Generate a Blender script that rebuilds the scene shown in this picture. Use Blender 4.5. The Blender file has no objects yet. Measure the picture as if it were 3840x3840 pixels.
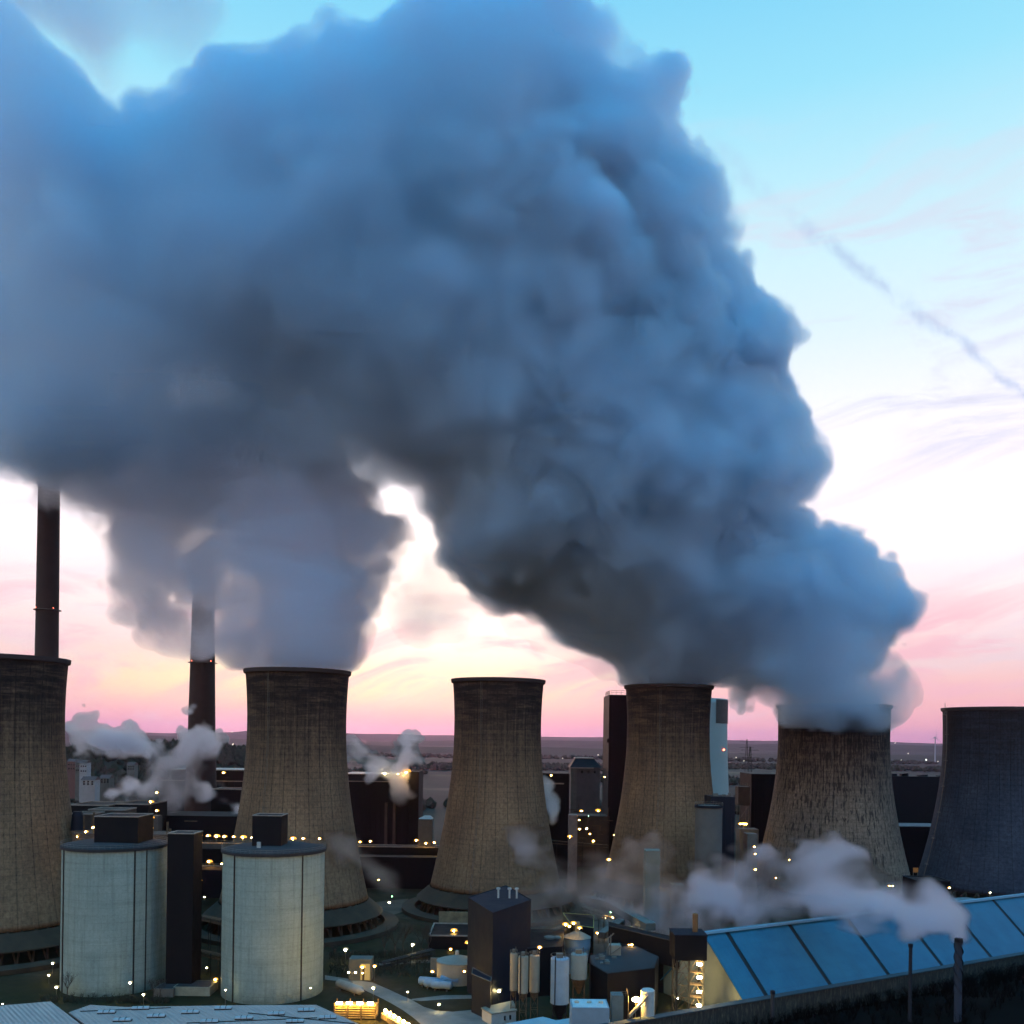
import bpy, bmesh, math, random
import numpy as np
from mathutils import Vector, Matrix
random.seed(7)
R = math.radians
S = bpy.context.scene
COL = S.collection
# ---------------------------------------------------------------- camera
F = 3450.0            # focal length in photo pixels (photo is 3840 wide)
HY = 2763.0           # row of the horizon at the middle of the photo
CH = 90.0             # camera height in metres
ROLL = R(0.8)
cam_d = bpy.data.cameras.new('camera')
cam = bpy.data.objects.new('camera', cam_d)
COL.objects.link(cam)
cam.location = (0, 0, CH)
cam.rotation_euler = (R(90), -ROLL, 0)
cam_d.sensor_width = 36
cam_d.lens = 36 * F / 3840
cam_d.shift_y = (HY - 1920) / 3840
cam_d.clip_start = 1
cam_d.clip_end = 90000
S.camera = cam
S.view_settings.view_transform = 'Standard'
S.view_settings.look = 'None'
S.view_settings.exposure = 0.0
S.view_settings.gamma = 1.0
cy = S.cycles
cy.max_bounces = 14
cy.diffuse_bounces = 2
cy.glossy_bounces = 2
cy.transmission_bounces = 2
cy.volume_bounces = 12
cy.transparent_max_bounces = 64
cy.use_adaptive_sampling = True
cy.adaptive_threshold = 0.09
cy.adaptive_min_samples = 24
cy.use_denoising = True
cy.volume_max_steps = 96
cy.volume_step_rate = 2.0
cy.sample_clamp_indirect = 4.0
cy.caustics_reflective = False
cy.caustics_refractive = False


def lin(r, g, b):
    f = lambda c: (c / 255 / 12.92) if c <= 10 else (((c / 255) + 0.055) / 1.055) ** 2.4
    return (f(r), f(g), f(b), 1.0)


# ---------------------------------------------------------------- node helper
class NT:
    def __init__(self, tree):
        self.t = tree
        self.n = tree.nodes
        self.l = tree.links

    def node(self, kind, **kw):
        n = self.n.new(kind)
        for k, v in kw.items():
            setattr(n, k, v)
        return n

    def put(self, sock, v):
        if v is None:
            return
        if isinstance(v, bpy.types.NodeSocket):
            self.l.new(v, sock)
        else:
            sock.default_value = v

    def m(self, op, a, b=None, c=None, clamp=False):
        n = self.node('ShaderNodeMath', operation=op, use_clamp=clamp)
        self.put(n.inputs[0], a)
        self.put(n.inputs[1], b)
        self.put(n.inputs[2], c)
        return n.outputs[0]

    def vm(self, op, a, b=None, s=None):
        n = self.node('ShaderNodeVectorMath', operation=op)
        self.put(n.inputs[0], a)
        self.put(n.inputs[1], b)
        if s is not None:
            self.put(n.inputs['Scale'], s)
        return n.outputs['Value'] if op in ('DOT_PRODUCT', 'LENGTH') else n.outputs[0]

    def sep(self, v):
        n = self.node('ShaderNodeSeparateXYZ')
        self.put(n.inputs[0], v)
        return n.outputs

    def comb(self, x, y, z):
        n = self.node('ShaderNodeCombineXYZ')
        self.put(n.inputs[0], x)
        self.put(n.inputs[1], y)
        self.put(n.inputs[2], z)
        return n.outputs[0]

    def mix(self, f, a, b, mode='MIX'):
        n = self.node('ShaderNodeMix', data_type='RGBA', blend_type=mode)
        self.put(n.inputs[0], f)
        self.put(n.inputs[6], a)
        self.put(n.inputs[7], b)
        return n.outputs[2]

    def noise(self, vec, scale=1, detail=2, rough=0.5, dist=0.0):
        n = self.node('ShaderNodeTexNoise')
        self.put(n.inputs['Vector'], vec)
        n.inputs['Scale'].default_value = scale
        n.inputs['Detail'].default_value = detail
        n.inputs['Roughness'].default_value = rough
        n.inputs['Distortion'].default_value = dist
        return n.outputs[0]

    def rng(self, v, a, b, c=0.0, d=1.0, smooth=False):
        n = self.node('ShaderNodeMapRange')
        if smooth:
            n.interpolation_type = 'SMOOTHSTEP'
        self.put(n.inputs[0], v)
        for i, x in enumerate((a, b, c, d)):
            self.put(n.inputs[i + 1], x)
        return n.outputs[0]

    def ramp(self, v, stops, interp='LINEAR'):
        n = self.node('ShaderNodeValToRGB')
        n.color_ramp.interpolation = interp
        el = n.color_ramp.elements
        while len(el) < len(stops):
            el.new(0.5)
        for e, (p, c) in zip(el, stops):
            e.position = p
            e.color = c if len(c) == 4 else (*c, 1)
        self.put(n.inputs[0], v)
        return n.outputs[0]


# ---------------------------------------------------------------- sky (world)
world = bpy.data.worlds.new('World')
S.world = world
world.use_nodes = True
w = NT(world.node_tree)
for n in list(w.n):
    w.n.remove(n)
tc = w.node('ShaderNodeTexCoord').outputs['Generated']
sx, sy_, sz = w.sep(tc)
hyp = w.m('SQRT', w.m('ADD', w.m('MULTIPLY', sx, sx), w.m('MULTIPLY', sy_, sy_)))
tan_e = w.m('DIVIDE', sz, w.m('MAXIMUM', hyp, 0.001))          # tangent of the elevation
az = w.m('ARCTAN2', sx, sy_)                                  # 0 straight ahead, + to the right


def te(y):
    return (HY - y) / F


front = w.ramp(w.m('MULTIPLY', tan_e, 0.5), [
    (0.0, lin(222, 150, 178)),
    (te(2700) / 2, lin(246, 178, 190)),
    (te(2600) / 2, lin(253, 196, 196)),
    (te(2480) / 2, (1.0, 0.68, 0.66)),
    (te(2330) / 2, (1.12, 0.86, 0.86)),
    (te(2050) / 2, (1.25, 1.08, 1.10)),
    (te(1650) / 2, (1.05, 1.02, 1.12)),
    (te(1300) / 2, (0.78, 0.94, 1.04)),
    (te(900) / 2, (0.60, 0.90, 1.0)),
    (te(400) / 2, (0.33, 0.78, 0.98)),
    (te(0) / 2, (0.235, 0.68, 0.95)),
    (0.62, (0.10, 0.72, 1.4)),
    (1.0, (0.06, 1.12, 2.30)),
])
# golden band low over the sunset, left of the middle
gold = w.m('MULTIPLY', w.rng(w.m('ABSOLUTE', w.m('SUBTRACT', tan_e, te(2570))), 0.0, 0.042, 1, 0, True),
           w.rng(w.m('ABSOLUTE', w.m('ADD', az, 0.18)), 0.12, 0.42, 1, 0, True))
front = w.mix(w.m('MULTIPLY', gold, 0.9), front, (1.06, 0.90, 0.52, 1))
glow = w.m('MULTIPLY', w.rng(w.m('ABSOLUTE', w.m('SUBTRACT', tan_e, te(2250))), 0.0, 0.13, 1, 0, True), w.rng(w.m('ABSOLUTE', w.m('ADD', az, 0.08)), 0.0, 0.45, 1, 0, True))
front = w.mix(w.m('MULTIPLY', glow, 0.8), front, (1.7, 1.35, 1.15, 1))
# stretched cirrus
pl = w.comb(w.m('MULTIPLY', az, 3.2), w.m('MULTIPLY', tan_e, 16.0), 0.0)
warp = w.noise(w.comb(w.m('MULTIPLY', az, 2.0), w.m('MULTIPLY', tan_e, 4.0), 3.0), 1.6, 2, 0.5)
pl2 = w.comb(w.m('ADD', w.m('MULTIPLY', az, 3.2), w.m('MULTIPLY', warp, 1.2)),
             w.m('ADD', w.m('ADD', w.m('MULTIPLY', tan_e, 15.0), w.m('MULTIPLY', warp, 2.0)), w.m('MULTIPLY', az, -1.5)), 0.0)
ci = w.rng(w.noise(pl2, 1.0, 6, 0.6, 0.3), 0.46, 0.66, 0, 1, True)
ci_zone = w.m('MULTIPLY', w.rng(tan_e, 0.20, 0.34, 0.40, 1), w.rng(tan_e, 0.46, 0.70, 1, 0.0))
front = w.mix(w.m('MULTIPLY', w.m('MULTIPLY', ci, ci_zone), 0.9), front, (0.72, 0.72, 0.88, 1))
ci2 = w.rng(w.noise(pl2, 1.8, 5, 0.6, 0.2), 0.44, 0.64, 0, 1, True)
low_zone = w.m('MULTIPLY', w.rng(tan_e, 0.02, 0.05), w.rng(tan_e, 0.12, 0.17, 1, 0.0))
front = w.mix(w.m('MULTIPLY', w.m('MULTIPLY', ci2, low_zone), 0.75), front, (0.95, 0.52, 0.62, 1))
# broken contrail low to the right
gu = w.m('DIVIDE', sx, w.m('MAXIMUM', sy_, 0.05))
gv = w.m('DIVIDE', sz, w.m('MAXIMUM', sy_, 0.05))
cn = w.m('SUBTRACT', w.noise(w.comb(gu, gv, 0.5), 14.0, 5, 0.6), 0.5)
ua = w.m('SUBTRACT', gu, 0.20)
lv = w.m('SUBTRACT', 0.655, w.m('ADD', w.m('MULTIPLY', ua, 0.80), w.m('MULTIPLY', w.m('SINE', w.m('MULTIPLY', ua, 16.0)), 0.006)))
dl = w.m('ADD', w.m('SUBTRACT', gv, lv), w.m('MULTIPLY', cn, 0.05))
wd_ = w.rng(gu, 0.20, 0.55, 0.024, 0.012)
cm_ = w.rng(w.m('ABSOLUTE', dl), 0.0, wd_, 1, 0, True)
brk_ = w.rng(w.noise(w.comb(w.m('MULTIPLY', gu, 2.0), gv, 7.0), 5.0, 8, 0.75), 0.40, 0.62, 0.03, 1, True)
cm_ = w.m('MULTIPLY', w.m('MULTIPLY', cm_, brk_), w.rng(gu, 0.19, 0.26, 0, 1))
front = w.mix(w.m('MULTIPLY', cm_, 0.55), front, (0.40, 0.52, 0.80, 1))
# the sky behind the camera: dusk side, dimmer and bluer to the right
side = w.rng(az, -1.2, 1.2, 0, 1)
back_lo = w.mix(side, (1.30, 1.00, 0.74, 1), (0.70, 0.64, 0.72, 1))
back_hi = (0.06, 1.12, 2.30, 1)
back = w.mix(w.rng(tan_e, 0.1, 1.3, 0, 1, True), back_lo, back_hi)
fb = w.rng(w.m('DIVIDE', sy_, w.m('MAXIMUM', hyp, 0.001)), 0.1, 0.75, 0, 1, True)
fb = w.m('MAXIMUM', fb, 0.0)
colr = w.mix(fb, back, front)
colr = w.mix(w.rng(sz, -0.02, 0.0, 1, 0), colr, (0.02, 0.018, 0.02, 1))
SUN_AZ, SUN_EL = R(-6.5), R(6.0)
nish = w.node('ShaderNodeTexSky')
nish.sky_type = 'NISHITA'
nish.sun_disc = False
nish.sun_elevation = SUN_EL
nish.sun_rotation = SUN_AZ
bg1 = w.node('ShaderNodeBackground')
w.put(bg1.inputs[0], colr)
bg1.inputs[1].default_value = 1.0
bg2 = w.node('ShaderNodeBackground')
w.put(bg2.inputs[0], nish.outputs[0])
bg2.inputs[1].default_value = 0.004
add = w.node('ShaderNodeAddShader')
w.l.new(bg1.outputs[0], add.inputs[0])
w.l.new(bg2.outputs[0], add.inputs[1])
wo = w.node('ShaderNodeOutputWorld')
w.l.new(add.outputs[0], wo.inputs[0])
world.cycles.sampling_method = 'MANUAL'
world.cycles.sample_map_resolution = 512
# ---------------------------------------------------------------- sun, very low behind the steam
sun_d = bpy.data.lights.new('sun', 'SUN')
sun_d.energy = 0.5
sun_d.angle = R(3.0)
sun_d.color = (1.0, 0.55, 0.42)
sun = bpy.data.objects.new('sun', sun_d)
COL.objects.link(sun)
sun.rotation_euler = (R(90) - SUN_EL, 0, R(180) - SUN_AZ)
sun.rotation_euler = Vector((-math.sin(SUN_AZ) * math.cos(SUN_EL), -math.cos(SUN_AZ) * math.cos(SUN_EL), -math.sin(SUN_EL))).to_track_quat('-Z', 'Y').to_euler()


# ================================================================= photo <-> world
CR, SR = math.cos(ROLL), math.sin(ROLL)


def ray(X, Y):
    u, v = X - 1920, HY - Y
    return (u * CR - v * SR) / F, (u * SR + v * CR) / F


def P(X, Y, D):
    """point that the photo shows at pixel X, Y when it stands D metres ahead"""
    a, b = ray(X, Y)
    return Vector((a * D, D, CH + b * D))


def G(X, Y, z=0.0):
    """point at height z that the photo shows at pixel X, Y"""
    a, b = ray(X, Y)
    D = (z - CH) / b
    return Vector((a * D, D, z))


# ================================================================= materials
MATS = {}


def mat(name, col=(0.3, 0.3, 0.3), rough=0.8, metal=0.0, emit=None, es=0.0, var=0.15, vscale=0.3, vcol=None, spec=0.3):
    if name in MATS:
        return MATS[name]
    m = bpy.data.materials.new(name)
    m.use_nodes = True
    t = NT(m.node_tree)
    b = t.n['Principled BSDF']
    b.inputs['Roughness'].default_value = rough
    b.inputs['Metallic'].default_value = metal
    b.inputs['Specular IOR Level'].default_value = spec
    if emit:
        b.inputs['Base Color'].default_value = (*col, 1)
        b.inputs['Emission Color'].default_value = (*emit, 1)
        b.inputs['Emission Strength'].default_value = es
    else:
        o = t.node('ShaderNodeTexCoord').outputs['Object']
        v = t.noise(o, vscale, 6, 0.6)
        k = t.rng(v, 0.3, 0.7)
        c1 = vcol or tuple(c * (1 - var * 2) for c in col)
        t.put(b.inputs['Base Color'], t.mix(k, (*c1, 1), (*col, 1)))
        t.put(b.inputs['Roughness'], t.rng(v, 0.3, 0.7, rough - 0.08, min(1, rough + 0.08)))
    MATS[name] = m
    return m


def volume_mat(name, density, color=(1, 1, 1), aniso=0.3):
    m = bpy.data.materials.new(name)
    m.use_nodes = True
    t = NT(m.node_tree)
    t.n.remove(t.n['Principled BSDF'])
    v = t.node('ShaderNodeVolumePrincipled')
    v.inputs['Density'].default_value = density
    v.inputs['Color'].default_value = (*color, 1)
    v.inputs['Anisotropy'].default_value = aniso
    t.l.new(v.outputs[0], t.n['Material Output'].inputs['Volume'])
    return m


# ================================================================= object helpers
def tag(o, label=None, cat=None, group=None, kind=None):
    if label: o['label'] = label
    if cat: o['category'] = cat
    if group: o['group'] = group
    if kind: o['kind'] = kind
    return o


def thing(name, label, cat, loc=(0, 0, 0), rz=0.0, group=None):
    o = bpy.data.objects.new(name, None)
    COL.objects.link(o)
    o.location = loc
    o.rotation_euler = (0, 0, rz)
    o.empty_display_size = 1
    return tag(o, label, cat, group)


def copy_tree(o, parent=None):
    c = o.copy()
    COL.objects.link(c)
    c.parent = parent
    for ch in [x for x in o.children]:
        copy_tree(ch, c)
    return c


class MB:
    def __init__(s):
        s.v, s.f, s.cut = [], [], []

    def add(s, vs, fs):
        n = len(s.v)
        s.cut.append((n, len(s.f)))
        s.v += [tuple(v) for v in vs]
        s.f += [tuple(i + n for i in f) for f in fs]
        return s

    def box(s, x0, x1, y0, y1, z0, z1):
        vs = [(x, y, z) for z in (z0, z1) for (x, y) in ((x0, y0), (x1, y0), (x1, y1), (x0, y1))]
        return s.add(vs, [(3, 2, 1, 0), (4, 5, 6, 7), (0, 1, 5, 4), (1, 2, 6, 5), (2, 3, 7, 6), (3, 0, 4, 7)])

    def prism(s, pts, z0, z1):
        n = len(pts)
        zb = z0 if hasattr(z0, '__len__') else [z0] * n
        zt = z1 if hasattr(z1, '__len__') else [z1] * n
        vs = [(p[0], p[1], zb[i]) for i, p in enumerate(pts)] + [(p[0], p[1], zt[i]) for i, p in enumerate(pts)]
        fs = [tuple(range(n))[::-1], tuple(range(n, 2 * n))] + [(i, (i + 1) % n, n + (i + 1) % n, n + i) for i in range(n)]
        return s.add(vs, fs)

    def bar(s, a, b, r=0.2, n=6, r2=None):
        a, b = Vector(a), Vector(b)
        d = (b - a)
        if d.length < 1e-6: return s
        q = d.to_track_quat('Z', 'Y')
        r2 = r if r2 is None else r2
        vs = []
        for (c, rr) in ((a, r), (b, r2)):
            for i in range(n):
                t = 2 * math.pi * (i + 0.5) / n
                vs.append(c + q @ Vector((rr * math.cos(t), rr * math.sin(t), 0)))
        fs = [tuple(range(n))[::-1], tuple(range(n, 2 * n))] + [(i, (i + 1) % n, n + (i + 1) % n, n + i) for i in range(n)]
        return s.add(vs, fs)

    def lathe(s, prof, n=64, cx=0, cy=0, closed=False):
        m = len(prof)
        vs = []
        for (r, z) in prof:
            for i in range(n):
                t = 2 * math.pi * i / n
                vs.append((cx + r * math.cos(t), cy + r * math.sin(t), z))
        fs = []
        for j in range(m if closed else m - 1):
            k = (j + 1) % m
            for i in range(n):
                i2 = (i + 1) % n
                fs.append((j * n + i, j * n + i2, k * n + i2, k * n + i))
        if not closed:
            b0 = len(vs)
            vs += vs[:n] + vs[(m - 1) * n:m * n]
            fs.append(tuple(range(b0, b0 + n))[::-1])
            fs.append(tuple(range(b0 + n, b0 + 2 * n)))
        return s.add(vs, fs)

    def ball(s, c, r, n=8, sq=1.0):
        prof = [(max(r * math.sin(math.pi * j / (n // 2 + 1)), 1e-3), c[2] - sq * r * math.cos(math.pi * j / (n // 2 + 1))) for j in range(n // 2 + 2)]
        return s.lathe(prof, n, c[0], c[1])

    def build_each(s, name, m, parent=None, smooth=False):
        """every shape added becomes a part of its own"""
        c = s.cut + [(len(s.v), len(s.f))]
        for (v0, f0), (v1, f1) in zip(c, c[1:]):
            b = MB()
            b.v, b.f = s.v[v0:v1], [tuple(i - v0 for i in f) for f in s.f[f0:f1]]
            b.build(name, m, parent, smooth)

    def build(s, name, m, parent=None, smooth=False, kind=None):
        me = bpy.data.meshes.new(name)
        me.from_pydata(s.v, [], s.f)
        me.materials.append(m)
        if smooth:
            me.polygons.foreach_set('use_smooth', [True] * len(me.polygons))
        me.update()
        o = bpy.data.objects.new(name, me)
        COL.objects.link(o)
        if parent: o.parent = parent
        if kind: o['kind'] = kind
        return o


# ================================================================= ground, hills, roads
def ground_mat():
    m = bpy.data.materials.new('ground')
    m.use_nodes = True
    t = NT(m.node_tree)
    b = t.n['Principled BSDF']
    b.inputs['Roughness'].default_value = 0.95
    b.inputs['Specular IOR Level'].default_value = 0.1
    p = t.node('ShaderNodeNewGeometry').outputs['Position']
    x, y, z = t.sep(p)
    dist = t.vm('LENGTH', p)
    # plant yard: worn grass, ash and gravel
    n1 = t.noise(p, 0.03, 6, 0.6)
    n2 = t.noise(p, 0.25, 5, 0.65)
    yard = t.ramp(n1, [(0.30, (0.008, 0.009, 0.002, 1)), (0.48, (0.024, 0.021, 0.006, 1)), (0.60, (0.040, 0.029, 0.014, 1)), (0.72, (0.070, 0.052, 0.032, 1))])
    yard = t.mix(t.rng(n2, 0.35, 0.7, 0.0, 0.6), yard, (0.014, 0.013, 0.009, 1))
    # far country: fields, woods, villages
    vo = t.node('ShaderNodeTexVoronoi')
    vo.feature = 'F1'
    t.put(vo.inputs['Vector'], t.vm('MULTIPLY', t.vm('ADD', p, t.vm('SCALE', t.comb(t.noise(p, 0.002, 2), t.noise(p, 0.0023, 2), 0.0), None, 260.0)), (0.0011, 0.0018, 0.001)))
    vo.inputs['Scale'].default_value = 1.0
    cellr, cellg, cellb = t.sep(vo.outputs['Color'])
    fields = t.ramp(cellr, [(0.0, (0.020, 0.022, 0.014, 1)), (0.4, (0.050, 0.050, 0.026, 1)), (0.6, (0.075, 0.060, 0.038, 1)), (1.0, (0.12, 0.105, 0.065, 1))], 'CONSTANT')
    fields = t.mix(t.rng(t.noise(p, 0.02, 4), 0.3, 0.7, 0, 0.35), fields, (0.03, 0.03, 0.02, 1))
    wood = t.rng(t.noise(p, 0.0007, 6, 0.62), 0.44, 0.50)
    far = t.mix(wood, fields, (0.012, 0.014, 0.010, 1))
    col = t.mix(t.rng(y, 620, 900), yard, far)
    t.put(b.inputs['Base Color'], col)
    return m


gm = MB()
GX = [-32000, -16000, -8000, -4000, -2000, -1000, -500, -250, 0, 250, 500, 1000, 2000, 4000, 8000, 16000, 32000]
GY = [-600, 0, 200, 400, 700, 1000, 1600, 2600, 4000, 6500, 10000, 16000, 26000, 40000, 60000]
gm.add([(x, y, 0) for x in GX for y in GY], [(i * len(GY) + j, (i + 1) * len(GY) + j, (i + 1) * len(GY) + j + 1, i * len(GY) + j + 1) for i in range(len(GX) - 1) for j in range(len(GY) - 1)])
gm.build('ground', ground_mat(), kind='structure')
M_HILL = mat('hill_woods', (0.040, 0.042, 0.028), rough=1, var=0.3, vscale=0.004, spec=0.05)


def hill_range(name, y0, depth, hf, seed, x0=-15000, x1=15000, n=240):
    rr = random.Random(seed)
    ph = [(rr.uniform(0.5, 7), rr.uniform(0, 6.3), rr.uniform(0.2, 1)) for _ in range(9)]
    V, Fc = [], []
    rows = [(-depth, -3, 0), (-depth * 0.5, 0.55, 1), (0, 1, 1), (depth * 0.6, 0.6, 1), (depth * 1.2, -3, 0)]
    for i in range(n + 1):
        x = x0 + (x1 - x0) * i / n
        t = i / n
        hh = hf(x) * (1 + 0.10 * sum(a * math.sin(k * 9 * t + p) for k, p, a in ph) / 2)
        hh += rr.uniform(-1, 1) * 2.5
        for (dy, k, u) in rows:
            V.append((x, y0 + dy, hh * k if u else k))
    m_ = len(rows)
    for i in range(n):
        for j in range(m_ - 1):
            Fc.append((i * m_ + j, (i + 1) * m_ + j, (i + 1) * m_ + j + 1, i * m_ + j + 1))
    mb = MB().add(V, Fc)
    return mb.build(name, M_HILL, kind='structure')


def hmain(x):
    return 88 + 62 * math.exp(-((x + 3700) / 900) ** 2) + 34 * math.exp(-((x + 2100) / 500) ** 2) + 26 * math.exp(-((x - 1500) / 2500) ** 2) * 0.6
hill_range('hills', 15500, 1700, hmain, 4)
hill_range('hills', 9000, 900, lambda x: 46 + 14 * math.sin(x / 1400.0) + 10 * math.sin(x / 610.0 + 1), 9)
hill_range('hills', 5200, 500, lambda x: 22 + 9 * math.sin(x / 700.0 + 2) + 6 * math.sin(x / 260.0), 12, -6000, 6000)

# wooded spoil heap beyond the plant on the left
HC, HD = -560, 1480


def heap_z(x, y):
    u, v = (x - HC) / 330.0, (y - HD) / 260.0
    return 66 * max(0, 1 - (u * u + v * v)) ** 0.8 - 0.5


V, Fc = [], []
NX_, NY_ = 40, 24
for i in range(NX_ + 1):
    for j in range(NY_ + 1):
        x = HC - 335 + 670 * i / NX_
        y = HD - 265 + 530 * j / NY_
        V.append((x, y, heap_z(x, y) - 0.6))
for i in range(NX_):
    for j in range(NY_):
        a = i * (NY_ + 1) + j
        Fc.append((a, a + NY_ + 1, a + NY_ + 2, a + 1))
MB().add(V, Fc).build('hill', M_HILL, smooth=True, kind='structure')

# far woods: ragged crowns that read as one mass
M_WOOD = mat('wood_foliage', (0.040, 0.036, 0.022), rough=1, var=0.35, vscale=0.05, spec=0.05)


def add_crown(mb, x, y, z, r, h, rr):
    n = 6
    ring = []
    for (k, rad) in ((0.0, 0.35), (0.3, 1.0), (0.62, 0.85), (0.88, 0.45)):
        for i in range(n):
            t = 2 * math.pi * (i + rr.random() * 0.6) / n
            q = rad * r * rr.uniform(0.65, 1.2)
            ring.append((x + q * math.cos(t), y + q * math.sin(t), z + h * k * rr.uniform(0.85, 1.1)))
    ring.append((x, y, z + h * rr.uniform(0.95, 1.15)))
    fs = [(j * n + i, j * n + (i + 1) % n, (j + 1) * n + (i + 1) % n, (j + 1) * n + i) for j in range(3) for i in range(n)]
    fs += [(3 * n + i, 3 * n + (i + 1) % n, 4 * n) for i in range(n)]
    mb.add(ring, fs)


rr = random.Random(31)
mb = MB()
for _ in range(2600):
    a = rr.uniform(0, 2 * math.pi)
    q = math.sqrt(rr.random())
    x, y = HC + 320 * q * math.cos(a), HD + 250 * q * math.sin(a)
    if y > HD + 90: continue
    r = rr.uniform(3.5, 7.5)
    add_crown(mb, x, y, heap_z(x, y) - 1, r, rr.uniform(7, 15), rr)
mb.build('woodland_on_hill', M_WOOD, kind='stuff')
mb = MB()
belts = [(-900, 900, 1150, 60, 700), (-1400, -200, 2100, 120, 700), (100, 1500, 1900, 90, 800), (-300, 500, 2600, 150, 700), (500, 2200, 3000, 150, 800), (-1800, 1800, 3900, 120, 900), (150, 700, 1200, 60, 350), (350, 900, 900, 40, 320)]
for (x0, x1, y0, dp, n) in belts:
    for _ in range(n):
        x = rr.uniform(x0, x1)
        y = y0 + 0.35 * dp * math.sin(x / 130.0) + rr.uniform(-dp, dp)
        if heap_z(x, y) > 0: continue
        r = rr.uniform(4, 8)
        add_crown(mb, x, y, -1, r * (1 + y / 5000), rr.uniform(9, 18), rr)
mb.build('woodland', M_WOOD, kind='stuff')

M_ROAD = mat('road_concrete', (0.20, 0.19, 0.165), rough=0.9, var=0.25, vscale=0.12)


def zc(x, y, k=0.3106): return (1200 + x * k, 3300 + y * k)


road_px = [zc(*p) for p in [(60, 1150), (400, 1200), (640, 1240), (850, 1330), (1000, 1400), (1100, 1442), (1250, 1530), (1400, 1575), (1600, 1590), (1932, 1560), (2300, 1560), (2300, 1900), (1400, 1900), (1250, 1700), (1000, 1560), (750, 1430), (540, 1330), (300, 1230), (60, 1200)]]


def sheet(name, px, m, z=0.05, kind='structure'):
    pts = [G(x, y, z) for x, y in px]
    mb = MB()
    mb.add(pts, [tuple(range(len(pts)))])
    return mb.build(name, m, kind=kind)


def ribbon(name, la, lb, m, z):
    """a strip between two rows of photo points lying at height z"""
    pa, pb = [G(x, y, z) for x, y in la], [G(x, y, z) for x, y in lb]
    n = len(pa)
    return MB().add(pa + pb, [(i, n + i, n + i + 1, i + 1) for i in range(n - 1)]).build(name, m, kind='structure')


ribbon('road', [zc(*p) for p in [(60, 1150), (400, 1200), (640, 1240), (850, 1330), (1000, 1400), (1100, 1442), (1250, 1530), (1400, 1575), (1600, 1590), (1932, 1560), (2300, 1560)]],
       [zc(*p) for p in [(60, 1200), (300, 1230), (540, 1330), (750, 1430), (880, 1500), (1000, 1570), (1150, 1680), (1280, 1800), (1450, 1900), (1932, 1900), (2300, 1900)]], M_ROAD, 0.05)
ribbon('side_road', [zc(*p) for p in [(1104, 1437), (1200, 1425), (1500, 1390), (1830, 1390)]], [zc(*p) for p in [(1110, 1450), (1220, 1462), (1500, 1440), (1830, 1432)]], M_ROAD, 0.05)
ribbon('upper_road', [zc(*p) for p in [(660, 1005), (800, 1000), (1000, 985), (1200, 965), (1400, 960)]], [zc(*p) for p in [(660, 1030), (800, 1028), (1000, 1016), (1200, 998), (1400, 1000)]], mat('track_gravel', (0.10, 0.09, 0.075), rough=1, var=0.3, vscale=0.2), 0.05)
ribbon('yard_road', [(1350, 3390), (1450, 3378), (1530, 3370)], [(1340, 3470), (1450, 3440), (1535, 3410)], mat('yard_brown', (0.12, 0.085, 0.055), rough=1, var=0.3, vscale=0.1), 0.05)
ribbon('plant_yard', [(2160, 3470), (2300, 3440), (2440, 3430)], [(2200, 3600), (2330, 3560), (2460, 3520)], mat('yard_pale', (0.10, 0.09, 0.07), rough=1, var=0.35, vscale=0.1), 0.05)

# embankment in front of the blue roofed hall, bottom right
HDX, HDY = 0.871, 0.490        # direction of the hall
PX_, PY_ = 0.490, -0.871       # across it, towards the camera
WA = Vector((81.8, 290, 0))    # a point on the wall line


def emb_pt(t, s): return (WA.x + HDX * t + PX_ * s, WA.y + HDY * t + PY_ * s)
def sstep(a, b, x):
    u = min(1, max(0, (x - a) / (b - a)))
    return u * u * (3 - 2 * u)
def emb_z(t, s):
    return 1.0 + sstep(0, 10, s) * 2.0 + sstep(3, 60, s) * (3 + 27 * sstep(-30, 190, t)) + 0.8 * math.sin(t * 0.21 + s * 0.1) * sstep(4, 20, s)
V, Fc = [], []
TN, SN = 60, 24
for i in range(TN + 1):
    for j in range(SN + 1):
        t_, s_ = -130 + 480 * i / TN, 0.8 + 160 * (j / SN) ** 1.5
        x, y = emb_pt(t_, s_)
        V.append((x, y, emb_z(t_, s_)))
for i in range(TN):
    for j in range(SN):
        a = i * (SN + 1) + j
        Fc.append((a, a + 1, a + SN + 2, a + SN + 1))
MB().add(V, Fc).build('embankment', mat('dark_soil', (0.005, 0.005, 0.0045), rough=1, var=0.3, vscale=0.1, spec=0.02), smooth=True, kind='structure')
# bare winter scrub over the embankment
rr = random.Random(5)
mb = MB()


def twig_bush(mb, x, y, z, h, rr, n=7, lean=0.5):
    for _ in range(n):
        a = rr.uniform(0, 6.3)
        q = rr.uniform(0.1, lean) * h
        p0 = Vector((x + rr.uniform(-.2, .2), y + rr.uniform(-.2, .2), z))
        p1 = p0 + Vector((q * 0.5 * math.cos(a), q * 0.5 * math.sin(a), h * rr.uniform(0.4, 0.6)))
        p2 = p1 + Vector((q * 0.6 * math.cos(a + .5), q * 0.6 * math.sin(a + .5), h * rr.uniform(0.3, 0.5)))
        mb.bar(p0, p1, 0.06, 3, 0.045)
        mb.bar(p1, p2, 0.045, 3, 0.015)
        for k in range(3):
            b = rr.uniform(0, 6.3)
            pp = p1 + (p2 - p1) * rr.random()
            mb.bar(pp, pp + Vector((0.25 * h * math.cos(b), 0.25 * h * math.sin(b), 0.22 * h)), 0.03, 3, 0.01)


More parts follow.
